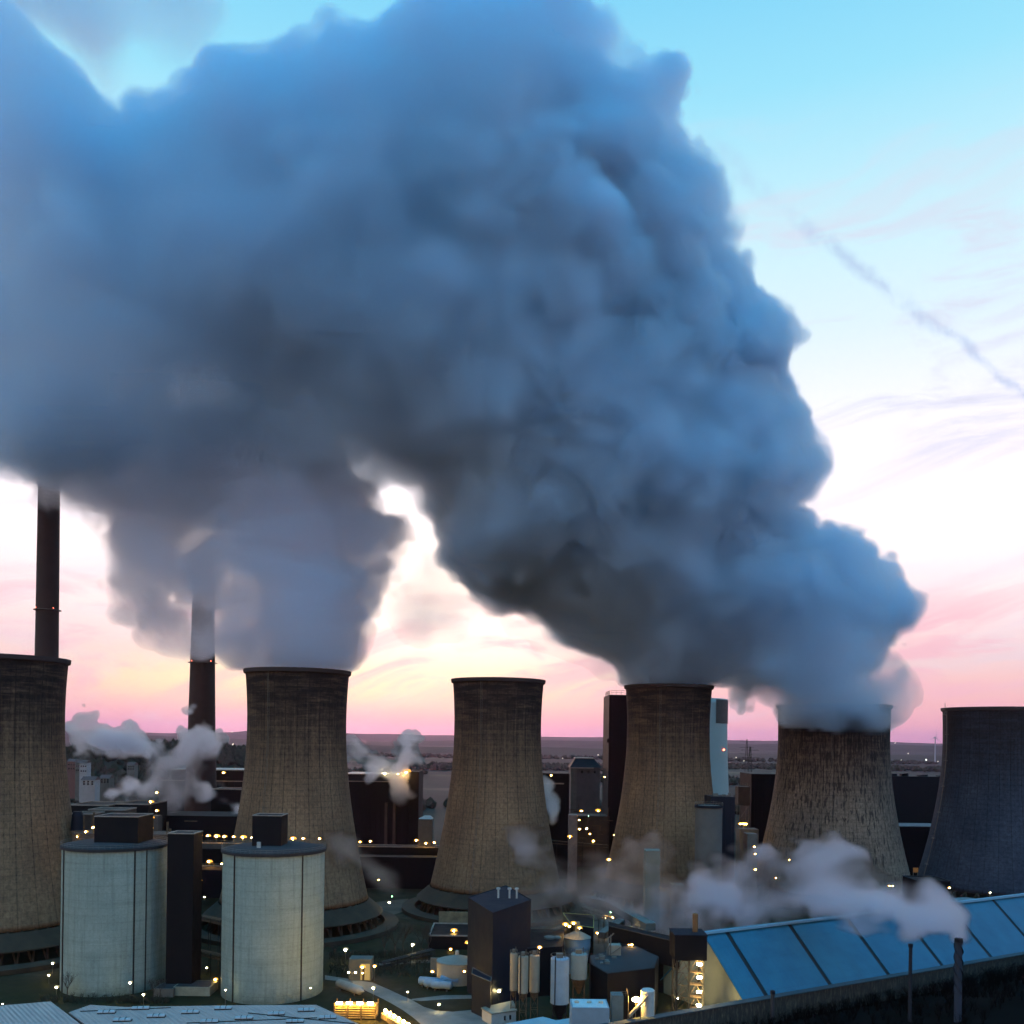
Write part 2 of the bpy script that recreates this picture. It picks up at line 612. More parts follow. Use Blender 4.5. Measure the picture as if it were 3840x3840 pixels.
for _ in range(1500):
    t_ = rr.uniform(-70, 240)
    s_ = 1.5 + 50 * rr.random() ** 1.6
    x, y = emb_pt(t_, s_)
    h = rr.uniform(1.6, 4.2) * (1 + 0.5 * sstep(0, 160, t_))
    twig_bush(mb, x, y, emb_z(t_, s_) - 0.1, h, rr, 6)
mb.build('scrub', mat('bare_twigs', (0.006, 0.005, 0.0045), rough=1, var=0.3, vscale=0.5, spec=0.02), kind='stuff')

# ================================================================= materials of the plant
def concrete_mat(name, c_hi, c_lo, stain, N=84, lift=2.6, dash=0.0, top=119.0):
    m = bpy.data.materials.new(name)
    m.use_nodes = True
    t = NT(m.node_tree)
    b = t.n['Principled BSDF']
    b.inputs['Roughness'].default_value = 0.92
    b.inputs['Specular IOR Level'].default_value = 0.15
    o = t.node('ShaderNodeTexCoord').outputs['Object']
    x, y, z = t.sep(o)
    th = t.m('ARCTAN2', y, x)
    cyl = t.comb(t.m('MULTIPLY', th, 28.0), z, 0.0)
    big = t.noise(t.vm('MULTIPLY', cyl, (0.06, 0.035, 1)), 1.0, 5, 0.6)
    col = t.mix(t.rng(big, 0.3, 0.7), (*c_lo, 1), (*c_hi, 1))
    # board and lift joints, broken by weathering
    brk = t.rng(t.noise(cyl, 0.45, 4, 0.7), 0.42, 0.62)
    fine = t.noise(cyl, 1.6, 3, 0.6)
    vf = t.m('ABSOLUTE', t.m('SUBTRACT', t.m('FRACT', t.m('MULTIPLY', th, N / (2 * math.pi))), 0.5))
    vl = t.rng(vf, 0.36, 0.46, 0, 1, True)
    vf2 = t.m('ABSOLUTE', t.m('SUBTRACT', t.m('FRACT', t.m('MULTIPLY', th, N / (6 * math.pi))), 0.5))
    vl2 = t.rng(vf2, 0.44, 0.49, 0, 1, True)
    hf = t.m('ABSOLUTE', t.m('SUBTRACT', t.m('FRACT', t.m('DIVIDE', z, lift)), 0.5))
    hl = t.rng(hf, 0.36, 0.47, 0, 1, True)
    zf = t.rng(z, 10, top, 0.35, 1.0)
    g = t.m('ADD', t.m('MULTIPLY', t.m('MULTIPLY', vl, brk), 0.50), t.m('MULTIPLY', t.m('MULTIPLY', hl, t.rng(fine, 0.4, 0.62)), 0.50))
    g = t.m('ADD', g, t.m('MULTIPLY', vl2, 0.45))
    g = t.m('MULTIPLY', g, zf, clamp=True)
    col = t.mix(t.m('MULTIPLY', g, 1.25, clamp=True), col, (0.010, 0.008, 0.006, 1))
    # soot under the rim and runs below it
    run = t.noise(t.vm('MULTIPLY', cyl, (0.55, 0.03, 1)), 1.0, 4, 0.65)
    band = t.rng(t.m('ADD', z, t.m('MULTIPLY', t.m('SUBTRACT', run, 0.5), 60.0)), top - 62, top - 8, 0, 1, True)
    hz = t.noise(t.vm('MULTIPLY', cyl, (0.05, 0.45, 1)), 1.0, 4, 0.65)
    band = t.m('MULTIPLY', band, t.rng(hz, 0.3, 0.55, 0.5, 1.0))
    col = t.mix(t.m('MULTIPLY', band, stain), col, (0.020, 0.013, 0.011, 1))
    if dash:
        d = t.noise(t.vm('MULTIPLY', cyl, (0.9, 0.13, 1)), 1.0, 3, 0.7)
        zz = t.rng(z, 5, top - 15, 0.60, 0.47)
        d = t.rng(t.m('SUBTRACT', d, zz), 0.0, 0.05)
        col = t.mix(t.m('MULTIPLY', d, dash), col, (0.010, 0.009, 0.009, 1))
    sp = t.rng(t.noise(t.vm('MULTIPLY', cyl, (0.7, 0.5, 1)), 1.0, 6, 0.75), 0.3, 0.7, 0.50, 1.30)
    col = t.mix(1.0, col, t.comb(sp, sp, sp), 'MULTIPLY')
    t.put(b.inputs['Base Color'], col)
    bp = t.node('ShaderNodeBump')
    bp.inputs['Strength'].default_value = 0.6
    bp.inputs['Distance'].default_value = 0.25
    t.put(bp.inputs['Height'], t.m('SUBTRACT', 1.0, g))
    t.l.new(bp.outputs[0], b.inputs['Normal'])
    return m


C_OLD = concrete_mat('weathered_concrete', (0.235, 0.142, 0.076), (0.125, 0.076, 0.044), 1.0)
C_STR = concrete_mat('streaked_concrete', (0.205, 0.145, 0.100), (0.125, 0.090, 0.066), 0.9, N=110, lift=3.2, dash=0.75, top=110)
C_BLU = concrete_mat('shaded_grey_concrete', (0.050, 0.058, 0.075), (0.020, 0.028, 0.042), 0.85, N=110, lift=2.8, top=110)  # shade on the rightmost tower is painted in as darker, bluer concrete
C_RIM = mat('rim_concrete', (0.05, 0.035, 0.032), rough=0.9)
C_BASIN = mat('basin_concrete', (0.060, 0.040, 0.022), rough=0.95, var=0.3, vscale=0.12)
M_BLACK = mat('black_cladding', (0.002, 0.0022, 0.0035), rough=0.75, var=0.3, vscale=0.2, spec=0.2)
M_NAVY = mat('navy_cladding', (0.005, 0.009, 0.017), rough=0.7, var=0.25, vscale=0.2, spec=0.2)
M_GREYC = mat('grey_cladding', (0.13, 0.12, 0.10), rough=0.8, var=0.2, vscale=0.3)
M_BROWN = mat('brown_cladding', (0.085, 0.062, 0.048), rough=0.85, var=0.25, vscale=0.2)
M_PALE = mat('pale_cladding', (0.20, 0.19, 0.15), rough=0.7, var=0.15, vscale=0.2)
M_EDGE = mat('parapet_metal', (0.30, 0.24, 0.19), rough=0.6, var=0.2)
M_STEEL = mat('galvanised_steel', (0.16, 0.14, 0.11), rough=0.55, metal=0.3, var=0.2)
M_RUST = mat('rusty_steel', (0.12, 0.075, 0.04), rough=0.8, var=0.35, vscale=0.8)
M_DSTEEL = mat('dark_steel', (0.02, 0.017, 0.013), rough=0.7, var=0.2)
M_ROOFD = mat('tar_roof', (0.035, 0.033, 0.034), rough=0.9, var=0.3, vscale=0.15)
M_WHITE = mat('white_panel', (0.36, 0.36, 0.33), rough=0.6, var=0.12, vscale=0.4)
M_GLASS = mat('dark_window', (0.01, 0.012, 0.015), rough=0.15, var=0.0, spec=0.5)
M_BLUEP = mat('blue_grey_paint', (0.20, 0.27, 0.32), rough=0.55, var=0.12, vscale=0.3)
M_CREAM = mat('cream_paint', (0.27, 0.225, 0.155), rough=0.6, var=0.12, vscale=0.3)


def emit_mat(name, c, s, sample=True):
    m = mat(name, (0.1, 0.1, 0.1), emit=c, es=s)
    try:
        m.cycles.emission_sampling = 'FRONT' if sample else 'NONE'
    except Exception:
        pass
    return m


L_WARM = emit_mat('sodium_lamp', (1.0, 0.56, 0.11), 300)
L_WHITE = emit_mat('white_lamp', (1.0, 0.78, 0.34), 280)
HALO_AMBER = emit_mat('amber_halo_glow', (1.0, 0.42, 0.02), 1.9, False)  # added glow that imitates the halo around yellow lamps
HALO_PALE = emit_mat('pale_halo_glow', (0.75, 0.62, 0.25), 0.45, False)  # weaker added halo glow for the white lamps
L_GREEN = emit_mat('green_lamp', (0.35, 1.0, 0.45), 20, False)
L_RED = emit_mat('red_lamp', (1.0, 0.12, 0.06), 14, False)
L_FAR = emit_mat('distant_lamp', (1.0, 0.86, 0.62), 5, False)
L_FARW = emit_mat('distant_white_lamp', (1.0, 0.9, 0.8), 9, False)
LM = {'w': L_WARM, 'c': L_WHITE, 'g': L_GREEN, 'r': L_RED}

# ================================================================= cooling towers
def hyper(R0, RT, zt, RB, H):
    bl = zt / math.sqrt((RB / RT) ** 2 - 1)
    bh = (H - zt) / math.sqrt(max((R0 / RT) ** 2 - 1, 1e-4))
    return lambda z: RT * math.sqrt(1 + ((z - zt) / (bl if z < zt else bh)) ** 2)


def cooling_tower(X, D, label, small, m, ladder=False):
    a = ray(X, HY)[0] * D
    root = thing('cooling_tower', label, 'cooling tower', (a, D, 0), group='cooling towers in a row')
    f = hyper(23.7, 22.6, 95, 37.0, 119) if small else hyper(30.6, 30.2, 92, 46.0, 110)
    H = 119 if small else 110
    z0 = 13 if small else 8
    n = 44
    prof = [(f(z0 + (H - z0) * i / n), z0 + (H - z0) * i / n) for i in range(n + 1)]
    mb = MB().lathe(prof + [(r - 0.9, z) for r, z in prof[::-1]], 144, 0, 0, closed=True)
    mb.build('shell', m, root, smooth=True)
    rt = f(H)
    MB().lathe([(rt + 0.02, H - 1.6), (rt + 0.8, H - 1.2), (rt + 1.0, H + 0.1), (rt + 1.0, H + 0.5), (rt - 1.1, H + 0.5), (rt - 1.1, H - 1.4)], 144, 0, 0, closed=True).build('rim', C_RIM, root)
    # raking supports under the shell
    rb = f(z0) - 0.5
    mb = MB()
    ns = 44
    ro = rb + 5.5
    for i in range(ns):
        t0 = 2 * math.pi * i / ns
        for s_ in (-1, 1):
            t1 = t0 + s_ * math.pi / ns
            mb.bar((ro * math.cos(t1), ro * math.sin(t1), 0.5), (rb * math.cos(t0), rb * math.sin(t0), z0 + 0.3), 0.45, 6)
    mb.build('support_columns', C_BASIN, root)
    if small:
        # sloping noise screen and water basin with its kerb
        MB().lathe([(rb + 0.9, z0 - 0.4), (rb + 7.4, z0 - 6.0), (rb + 7.4, z0 - 6.5), (rb + 0.9, z0 - 1.0)], 120, 0, 0, closed=True).build('drift_skirt', C_BASIN, root)
        MB().lathe([(rb + 8.5, 0.15), (rb + 8.5, 2.4), (rb + 15.0, 2.0), (rb + 15.0, 0.15)], 120, 0, 0, closed=True).build('basin_rim', C_BASIN, root)
    else:
        MB().lathe([(rb + 5, 0.15), (rb + 5, 1.8), (rb + 8, 1.8), (rb + 8, 0.15)], 120, 0, 0, closed=True).build('basin_rim', C_BASIN, root)
    # ladder with landings
    ang = math.pi if ladder else R(250)
    mb = MB()
    c, s_ = math.cos(ang), math.sin(ang)
    tv = Vector((-s_, c, 0))
    last = None
    for i in range(28):
        z = z0 + (H - z0) * i / 27
        r = f(z) + (0.75 if ladder else 0.35)
        p = Vector((r * c, r * s_, z))
        if last is not None:
            for q in (-0.35, 0.35):
                mb.bar(last + tv * q, p + tv * q, 0.09 if ladder else 0.07, 4)
        last = p
        if ladder and i % 4 == 3:
            mb.box(p.x - 0.8, p.x + 0.6, p.y - 1.2, p.y + 1.2, z, z + 0.15)
            mb.bar(p + Vector((-.8, -1.2, 0)), p + Vector((-.8, -1.2, 1.3)), 0.07, 4)
            mb.bar(p + Vector((-.8, -1.2, 1.3)), p + Vector((-.8, 1.2, 1.3)), 0.07, 4)
    if ladder:
        mb.bar((-rt - 1.6, 0, H - 4), (-rt - 1.6, 0, H + 3.2), 0.12, 4)
        mb.box(-rt - 2.6, -rt - 1.1, -1.2, 1.2, H - 3.6, H - 3.4)
        mb.bar((-rt - 2.5, -1.2, H - 3.4), (-rt - 2.5, -1.2, H - 2.0), 0.08, 4)
        mb.bar((-rt - 2.5, -1.2, H - 2.0), (-rt - 1.1, -1.2, H - 2.0), 0.08, 4)
    mb.build('ladder', M_STEEL, root)
    return root


cooling_tower(14, 378, 'brown concrete cooling tower cut by the left edge of the photo', True, C_OLD)
cooling_tower(1114, 431, 'cooling tower behind the two pale tanks with a grey steam column on top', True, C_OLD)
cooling_tower(1866, 480, 'cooling tower with no steam over it, alone near the middle', True, C_OLD)
cooling_tower(2505, 511, 'cooling tower steaming in front of the black slab block and pale tower', True, C_OLD)
cooling_tower(3124, 525, 'broad cooling tower with black vertical streaks and steam spilling over its rim', False, C_STR)
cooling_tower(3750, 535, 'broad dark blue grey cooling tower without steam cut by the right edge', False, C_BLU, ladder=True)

# ================================================================= chimneys
def chimney(X, D, r0, r1, H, label):
    a = ray(X, HY)[0] * D
    root = thing('chimney', label, 'chimney', (a, D, 0), group='tall chimneys half hidden in steam')
    MB().lathe([(r1, 0.05), (r0 + (r1 - r0) * 0.45, H * 0.45), (r0, H), (r0 - 0.8, H), (r0 - 0.8, H - 6)], 64).build('shaft', mat('chimney_concrete', (0.055, 0.034, 0.028), rough=0.9, var=0.18, vscale=0.15), root, smooth=False)
    for k in (0.42, 0.66, 0.97):
        z = H * k
        rr_ = r1 + (r0 - r1) * k
        MB().lathe([(rr_ - 0.1, z), (rr_ + 1.2, z), (rr_ + 1.2, z + 0.25), (rr_ - 0.1, z + 0.25)], 48, closed=True).build('platform', M_STEEL, root)
        w_ = MB()
        for q in (-0.55, 1.0):
            t = R(270) + q * 0.9
            w_.ball(((rr_ + 1.2) * math.cos(t), (rr_ + 1.2) * math.sin(t), z + 0.9), 0.26, 8)
        w_.build_each('warning_light', L_RED, root)
    return root


chimney(171, 560, 6.0, 7.6, 247, 'tall dark chimney far left, its top lost in the big steam cloud')
chimney(756, 600, 6.4, 11.2, 205, 'tall dark tapering chimney between the two left cooling towers')

# ================================================================= blocky plant buildings
def xat(X, D): return ray(X, HY)[0] * D
def zat(X, Y, D): return CH + ray(X, Y)[1] * D


def block(name, label, cat, X0, X1, Y, D, depth, m, zb=0.02, edge=None, ribs=0, group=None, roof=None, ep=0.5):
    """flat roofed building; its front shows between columns X0..X1 with its roof line at row Y"""
    x0, x1 = xat(X0, D), xat(X1, D)
    zt = zat((X0 + X1) / 2, Y, D)
    cx = (x0 + x1) / 2
    root = thing(name, label, cat, (cx, D, 0), group=group)
    w2 = (x1 - x0) / 2
    mb = MB().box(-w2, w2, 0, depth, zb, zt)
    mb.build('wall', m, root)
    if ribs:
        mb = MB()
        for i in range(ribs):
            x = -w2 + (i + 0.5) * 2 * w2 / ribs
            mb.box(x - 0.18, x + 0.18, -0.22, -0.004, zb, zt - 0.5)
        mb.build('cladding_ribs', m, root)
    if edge:
        mb = MB()
        e = ep
        mb.box(-w2 - 0.15, w2 + 0.15, -0.15, 0.45, zt + 0.004, zt + e)
        mb.box(-w2 - 0.15, w2 + 0.15, depth - 0.45, depth + 0.15, zt + 0.004, zt + e)
        mb.box(-w2 - 0.15, -w2 + 0.45, 0.452, depth - 0.452, zt + 0.004, zt + e)
        mb.box(w2 - 0.45, w2 + 0.15, 0.452, depth - 0.452, zt + 0.004, zt + e)
        mb.build('parapet', edge, root)
    if roof:
        MB().box(-w2 + 0.5, w2 - 0.5, 0.5, depth - 0.5, zt + 0.004, zt + 0.05).build('roof', roof, root)
    root['zt'] = zt
    root['w2'] = w2
    return root


def rail(mb, pts, h=1.1, r=0.05, step=2.0):
    for a, b in zip(pts, pts[1:]):
        a, b = Vector(a), Vector(b)
        n = max(1, int((b - a).length / step))
        for i in range(n + 1):
            p = a.lerp(b, i / n)
            mb.bar(p, p + Vector((0, 0, h)), r, 4)
        for k in (h, h * 0.5):
            mb.bar(a + Vector((0, 0, k)), b + Vector((0, 0, k)), r, 4)


def roof_kit(root, items, m=M_GREYC, name='roof_vent'):
    zt = root['zt']
    for (x, y, w_, d, h) in items:
        MB().box(x - w_ / 2, x + w_ / 2, y - d / 2, y + d / 2, zt + 0.06, zt + h).build(name, m, root)


# boiler house left, behind the steam puff
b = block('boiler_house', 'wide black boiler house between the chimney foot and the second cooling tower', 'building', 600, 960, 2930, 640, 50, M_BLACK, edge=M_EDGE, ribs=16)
MB().box(-b['w2'] + 3, b['w2'] - 6, 14, 48, b['zt'] + 0.06, b['zt'] + 7.0).build('upper_storey', M_BLACK, b)
MB().box(-b['w2'] + 2.5, b['w2'] - 5.5, 13.5, 48.5, b['zt'] + 7.01, b['zt'] + 7.7).build('roof_edge', M_EDGE, b)
# boiler house between towers 2 and 3
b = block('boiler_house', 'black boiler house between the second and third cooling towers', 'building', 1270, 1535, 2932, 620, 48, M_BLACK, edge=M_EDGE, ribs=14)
MB().box(-b['w2'] + 2, b['w2'] - 1, 12, 46, b['zt'] + 0.06, b['zt'] + 4.2).build('upper_storey', M_NAVY, b)
MB().box(-b['w2'] + 1.5, b['w2'] - 0.5, 11.5, 46.5, b['zt'] + 4.21, b['zt'] + 4.8).build('roof_edge', M_EDGE, b)
for X in (1452, 1483):
    x = xat(X, 619) - b.location.x
    MB().box(x - 0.9, x + 0.9, -2.2, -0.25, 0.02, zat(X, 3010, 619)).build('flue_duct', M_BROWN, b)
block('stair_tower', 'slim black stair tower ending the boiler house left of the middle tower', 'tower', 1536, 1573, 2896, 618, 30, M_BLACK, edge=M_NAVY)
g_ = block('bunker', 'small pale brown bunker with a pitched roof left of the middle cooling tower', 'building', 1573, 1626, 3072, 560, 9, M_GREYC)
w2, zt = g_['w2'], g_['zt']
MB().add([(-w2, 0, zt), (w2, 0, zt), (w2, 9, zt), (-w2, 9, zt), (-w2 * .2, 4.5, zt + 1.9), (w2 * .6, 4.5, zt + 1.9)], [(0, 1, 5, 4), (1, 2, 5), (2, 3, 4, 5), (3, 0, 4)]).build('roof', M_WHITE, g_)
# conveyor gallery low between towers 2 and 3
b = block('conveyor_gallery', 'long low gallery with a pale roof edge crossing behind the middle cooling tower', 'conveyor', 1290, 1760, 3178, 556, 10, M_BLACK, edge=M_EDGE)
b = block('hall', 'dark low hall below the long gallery left of the middle cooling tower', 'building', 1330, 1700, 3215, 540, 10, M_BLACK)
# block between 3 and 4
b = block('boiler_house', 'black block with a pale ledge right of the middle cooling tower', 'building', 1985, 2138, 2900, 585, 40, M_BLACK, ribs=6)
MB().box(-b['w2'] + 1, b['w2'] - 3.5, -0.8, -0.25, zat(2090, 2941, 584), zat(2090, 2936, 584)).build('ledge', M_EDGE, b)
# hip roofed coal bunker
b = block('bunker', 'grey bunker with a dark truncated hip roof between the third and fourth cooling towers', 'building', 2143, 2252, 2878, 720, 26, mat('bunker_concrete', (0.10, 0.085, 0.08), rough=0.9, var=0.2, vscale=0.1))
w2, zt = b['w2'], b['zt']
h_ = zat(2200, 2846, 720) - zt
vs = [(-w2 - 1, -1, zt), (w2 + 1, -1, zt), (w2 + 1, 27, zt), (-w2 - 1, 27, zt), (-w2 * .68, 6, zt + h_), (w2 * .62, 6, zt + h_), (w2 * .62, 20, zt + h_), (-w2 * .68, 20, zt + h_)]
MB().add(vs, [(0, 1, 5, 4), (1, 2, 6, 5), (2, 3, 7, 6), (3, 0, 4, 7), (4, 5, 6, 7), (3, 2, 1, 0)]).build('roof', M_BLACK, b)
MB().box(-w2 * .70, w2 * .64, 5.5, 20.5, zt + h_ + 0.01, zt + h_ + 0.8).build('ridge_cap', M_EDGE, b)
MB().box(-w2 - 1.2, w2 * 0.55, -1.3, -1.01, zt - 0.9, zt + 0.1).build('eaves', M_EDGE, b)
MB().box(-w2 - 0.05, -w2 + 4.5, -0.4, -0.01, 0.02, zt - 1).build('corner_pier', M_GREYC, b)
for i in range(3):
    x = -w2 * 0.3 + i * 5.0
    MB().box(x, x + 1.3, -0.1, -0.005, zt - 4.4, zt - 2.6).build('window', M_GLASS, b)
b = block('process_building', 'murky pipework building under the grey hip roofed bunker', 'building', 2140, 2290, 3060, 640, 20, M_BROWN)
mb = MB()
rr = random.Random(3)
w2, zt = b['w2'], b['zt']
for i in range(26):
    x, z = rr.uniform(-w2, w2), rr.uniform(5, zt + 10)
    if rr.random() < 0.5: mb.bar((x, -1.5, z - rr.uniform(3, 9)), (x, -1.5, z), rr.uniform(0.15, 0.5), 6)
    else: mb.bar((x - rr.uniform(2, 6), -1.5, z), (x + rr.uniform(1, 5), -1.5, z), rr.uniform(0.15, 0.4), 6)
mb.build_each('pipe', M_RUST, b)
# tall black slab beside tower 4
b = block('boiler_house', 'tall black slab block rising left of the fourth cooling tower', 'building', 2283, 2420, 2606, 640, 40, M_BLACK, ribs=5)
mb = MB()
zt, w2 = b['zt'], b['w2']
rail(mb, [(-w2 + 1.5, 0.6, zt), (w2, 0.6, zt)], 3.0, 0.14, 3.0)
rail(mb, [(-w2 + 0.4, 0.6, zt), (-w2 + 0.4, 30, zt)], 3.0, 0.14, 3.0)
mb.build('railing', M_EDGE, b)
MB().box(-w2 - 1.0, -w2 - 0.004, 1, 3, zat(2283, 2785, 640), zat(2283, 2770, 640)).build('side_vent', M_BLACK, b)
# big pale far tower behind tower 4
a_ = xat(2560, 900)
root = thing('pale_tower', 'huge pale teal round tower with a brown top patch behind the fourth cooling tower', 'tower', (a_, 900, 0))
fz = hyper(42.6, 42.4, 118, 47.5, 129)
prof = [(fz(z), z) for z in [0.05 + 129 * i / 24 for i in range(25)]]
MB().lathe(prof + [(r - 1, z) for r, z in prof[::-1]], 120, closed=True).build('shell', mat('pale_concrete', (0.27, 0.30, 0.27), rough=0.85, var=0.06, vscale=0.05), root, smooth=True)
mb = MB()
n = 16
V, Fc = [], []
for i in range(n + 1):
    t = R(-55) + R(62) * i / n
    for z in (105.5, 128.0):
        V.append(((fz(z) + 0.35) * math.cos(t), (fz(z) + 0.35) * math.sin(t), z))
Fc = [(2 * i, 2 * i + 2, 2 * i + 3, 2 * i + 1) for i in range(n)]
mb.add(V, Fc).build('top_patch', M_BROWN, root)
mb = MB().ball((43.5 * math.cos(R(-38)), 43.5 * math.sin(R(-38)), zat(2715, 2812, 870)), 0.9, 8)
mb.build('warning_light', L_RED, root)

# silo pair in front of tower 4
a_ = xat(2662, 436)
root = thing('silo', 'tall grey round silo with a dark rim in front of the fourth cooling tower', 'silo', (a_, 436, 0))
zt = zat(2662, 3022, 430)
MB().lathe([(6.3, 0.05), (6.3, zt - 1.2), (5.0, zt - 0.2)], 48).build('shell', mat('silo_concrete', (0.105, 0.10, 0.09), rough=0.9, var=0.15, vscale=0.15), root, smooth=False)
MB().lathe([(6.32, zt - 1.2), (6.7, zt - 1.2), (6.7, zt), (6.32, zt)], 48, closed=True).build('rim', M_NAVY, root)
mb = MB()
for i in range(24):
    t = 2 * math.pi * i / 24
    mb.bar((6.5 * math.cos(t), 6.5 * math.sin(t), zt), (6.5 * math.cos(t), 6.5 * math.sin(t), zt + 1.1), 0.05, 4)
mb.lathe([(6.45, zt + 1.1), (6.58, zt + 1.1), (6.58, zt + 1.22), (6.45, zt + 1.22)], 32, closed=True)
mb.build('railing', M_STEEL, root)
b = block('tower_block', 'dark navy block standing behind the tall grey silo by the fourth cooling tower', 'building', 2670, 2760, 2988, 452, 16, M_NAVY, ribs=4)
roof_kit(b, [(-3, 4, 2.4, 2, 1.4), (1.5, 5, 1.5, 2, 0.9), (4, 4, 1.2, 1.2, 1.8)])
# group right of tower 4
b = block('black_block', 'black flat topped block left of the streaked cooling tower', 'building', 2820, 2935, 2903, 590, 30, M_BLACK, ribs=4)
root = thing('bucket_house', 'brown box house on a steel trestle left of the streaked tower', 'building', (xat(2793, 560), 560, 0))
w2 = (xat(2815, 560) - xat(2772, 560)) / 2
z1, z0 = zat(2793, 2950, 560), zat(2793, 3020, 560)
MB().box(-w2, w2, 0, 8, z0, z1).build('wall', M_BROWN, root)
mb = MB()
rail(mb, [(-w2, 0.1, z1), (w2, 0.1, z1)], 2.2, 0.09, 1.2)
mb.build('railing', M_STEEL, root)
mb = MB()
for x in (-w2 + 1.2, w2 - .3):
    for y in (0.5, 7.5):
        mb.bar((x, y, 0), (x, y, z0), 0.3, 6)
nb = 6
for i in range(nb):
    za, zb_ = z0 * i / nb, z0 * (i + 1) / nb
    mb.bar((-w2 + 1.2, 0.5, za), (w2 - .3, 0.5, zb_), 0.15, 4)
    mb.bar((-w2 + 1.2, 0.5, zb_), (w2 - .3, 0.5, zb_), 0.15, 4)
mb.build('trestle', M_STEEL, root)
block('low_shed', 'low tan shed under the trestle left of the streaked cooling tower', 'building', 2780, 2850, 3110, 540, 10, M_GREYC)
block('narrow_shed', 'pale narrow block in the steam left of the streaked cooling tower', 'building', 2808, 2846, 3128, 470, 8, M_GREYC)
# between 5 and 6
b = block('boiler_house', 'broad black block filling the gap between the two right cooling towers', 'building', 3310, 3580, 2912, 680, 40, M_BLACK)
mb = MB()
rr = random.Random(8)
for i in range(14):
    x = rr.uniform(-b['w2'], b['w2'])
    mb.box(x - rr.uniform(.5, 2.5), x + rr.uniform(.5, 2.5), 4, 8, b['zt'] + 0.06, b['zt'] + rr.uniform(0.6, 2.2))
mb.build_each('roof_vent', M_NAVY, b)
b = block('low_hall', 'low hall with a grey weathered roof between the two right cooling towers', 'building', 3360, 3560, 3100, 590, 26, M_BLACK, roof=mat('worn_roof', (0.13, 0.13, 0.13), var=0.4, vscale=0.12))
b = block('substation', 'small black flat roofed house at the foot of the rightmost cooling tower', 'building', 3445, 3572, 3306, 445, 16, M_BLACK, edge=M_NAVY)
root = thing('sign_board', 'small square orange board on posts between the two right cooling towers', 'board', (xat(3441, 470), 470, 0))
z_ = zat(3441, 3263, 470)
MB().box(-1.3, 1.3, 0, 0.2, z_ - 1.2, z_ + 1.2).build('panel', mat('orange_panel', (0.45, 0.16, 0.03), var=0.2, vscale=1), root)
MB().box(-1.2, -1.0, 0.25, 0.45, 0, z_ + 1).box(1.0, 1.2, 0.25, 0.45, 0, z_ + 1).build_each('post', M_STEEL, root)
root = thing('round_roof', 'shallow blue grey domed roof behind the ridge of the blue hall at right', 'tank', (xat(3640, 400), 400, 0))
zz = zat(3640, 3368, 400)
MB().lathe([(9.5, 0.05), (9.5, zz - 2), (7, zz - 1), (3, zz - .2), (0.2, zz)], 40).build('dome', mat('roof_felt', (0.15, 0.17, 0.17), var=0.2), root)

# pale columns standing in the steam trail
b = block('transfer_tower', 'tall pale square tower lit yellow at its foot inside the steam trail', 'tower', 2428, 2482, 3190, 368, 6, M_PALE)
b = block('transfer_tower', 'pale slatted tower right of the yellow lit square tower in the steam', 'tower', 2530, 2575, 3320, 372, 6, M_GREYC)
MB().box(-1.8, 0.3, -0.15, -0.01, zat(2545, 3390, 372), zat(2545, 3345, 372)).build('window', M_GLASS, b)
b = block('stub_tower', 'short pink grey tower seen through steam right of the middle cooling tower', 'tower', 2138, 2170, 3057, 540, 7, mat('pinkish_concrete', (0.30, 0.22, 0.18), var=0.2))

# sloping conveyor running down from the fourth tower
def gallery(name, label, pts, w_, h, m, roofm):
    root = thing(name, label, 'conveyor', (0, 0, 0))
    p0 = Vector(pts[0])
    root.location = (p0.x, p0.y, 0)
    mb, mr, ml = MB(), MB(), MB()
    for a, b_ in zip(pts, pts[1:]):
        a, b_ = Vector(a) - Vector((p0.x, p0.y, 0)), Vector(b_) - Vector((p0.x, p0.y, 0))
        d = (b_ - a)
        sd = Vector((-d.y, d.x, 0)).normalized() * (w_ / 2)
        q = [a - sd, a + sd, b_ + sd, b_ - sd]
        up = Vector((0, 0, h))
        mb.add([v for v in q] + [v + up for v in q], [(3, 2, 1, 0), (4, 5, 6, 7), (0, 1, 5, 4), (1, 2, 6, 5), (2, 3, 7, 6), (3, 0, 4, 7)])
        u2 = Vector((0, 0, h + 0.01))
        u3 = Vector((0, 0, h + 0.25))
        q2 = [a - sd * 1.08, a + sd * 1.08, b_ + sd * 1.08, b_ - sd * 1.08]
        mr.add([v + u2 for v in q2] + [v + u3 for v in q2], [(3, 2, 1, 0), (4, 5, 6, 7), (0, 1, 5, 4), (1, 2, 6, 5), (2, 3, 7, 6), (3, 0, 4, 7)])
        n = max(1, int(d.length / 14))
        for i in range(n + 1):
            c = a.lerp(b_, (i + 0.5) / (n + 1))
            if c.z > 1.5:
                ml.bar((c.x - sd.x * .7, c.y - sd.y * .7, 0), (c.x - sd.x * .5, c.y - sd.y * .5, c.z), 0.18, 5)
                ml.bar((c.x + sd.x * .7, c.y + sd.y * .7, 0), (c.x + sd.x * .5, c.y + sd.y * .5, c.z), 0.18, 5)
    mb.build('gallery', m, root)
    mr.build('roof', roofm, root)
    if ml.v: ml.build_each('leg', M_STEEL, root)
    return root


gallery('conveyor', 'sloping pale conveyor gallery bending down right of the middle cooling tower', [P(2185, 3382, 420), P(2285, 3402, 400), P(2440, 3490, 352)], 4, 2.6, M_GREYC, mat('gallery_roof', (0.17, 0.155, 0.13)))
gallery('conveyor', 'low conveyor gallery running left toward the middle cooling tower foot', [P(2330, 3470, 372), P(2255, 3520, 352)], 3, 2.2, M_BROWN, M_GREYC)

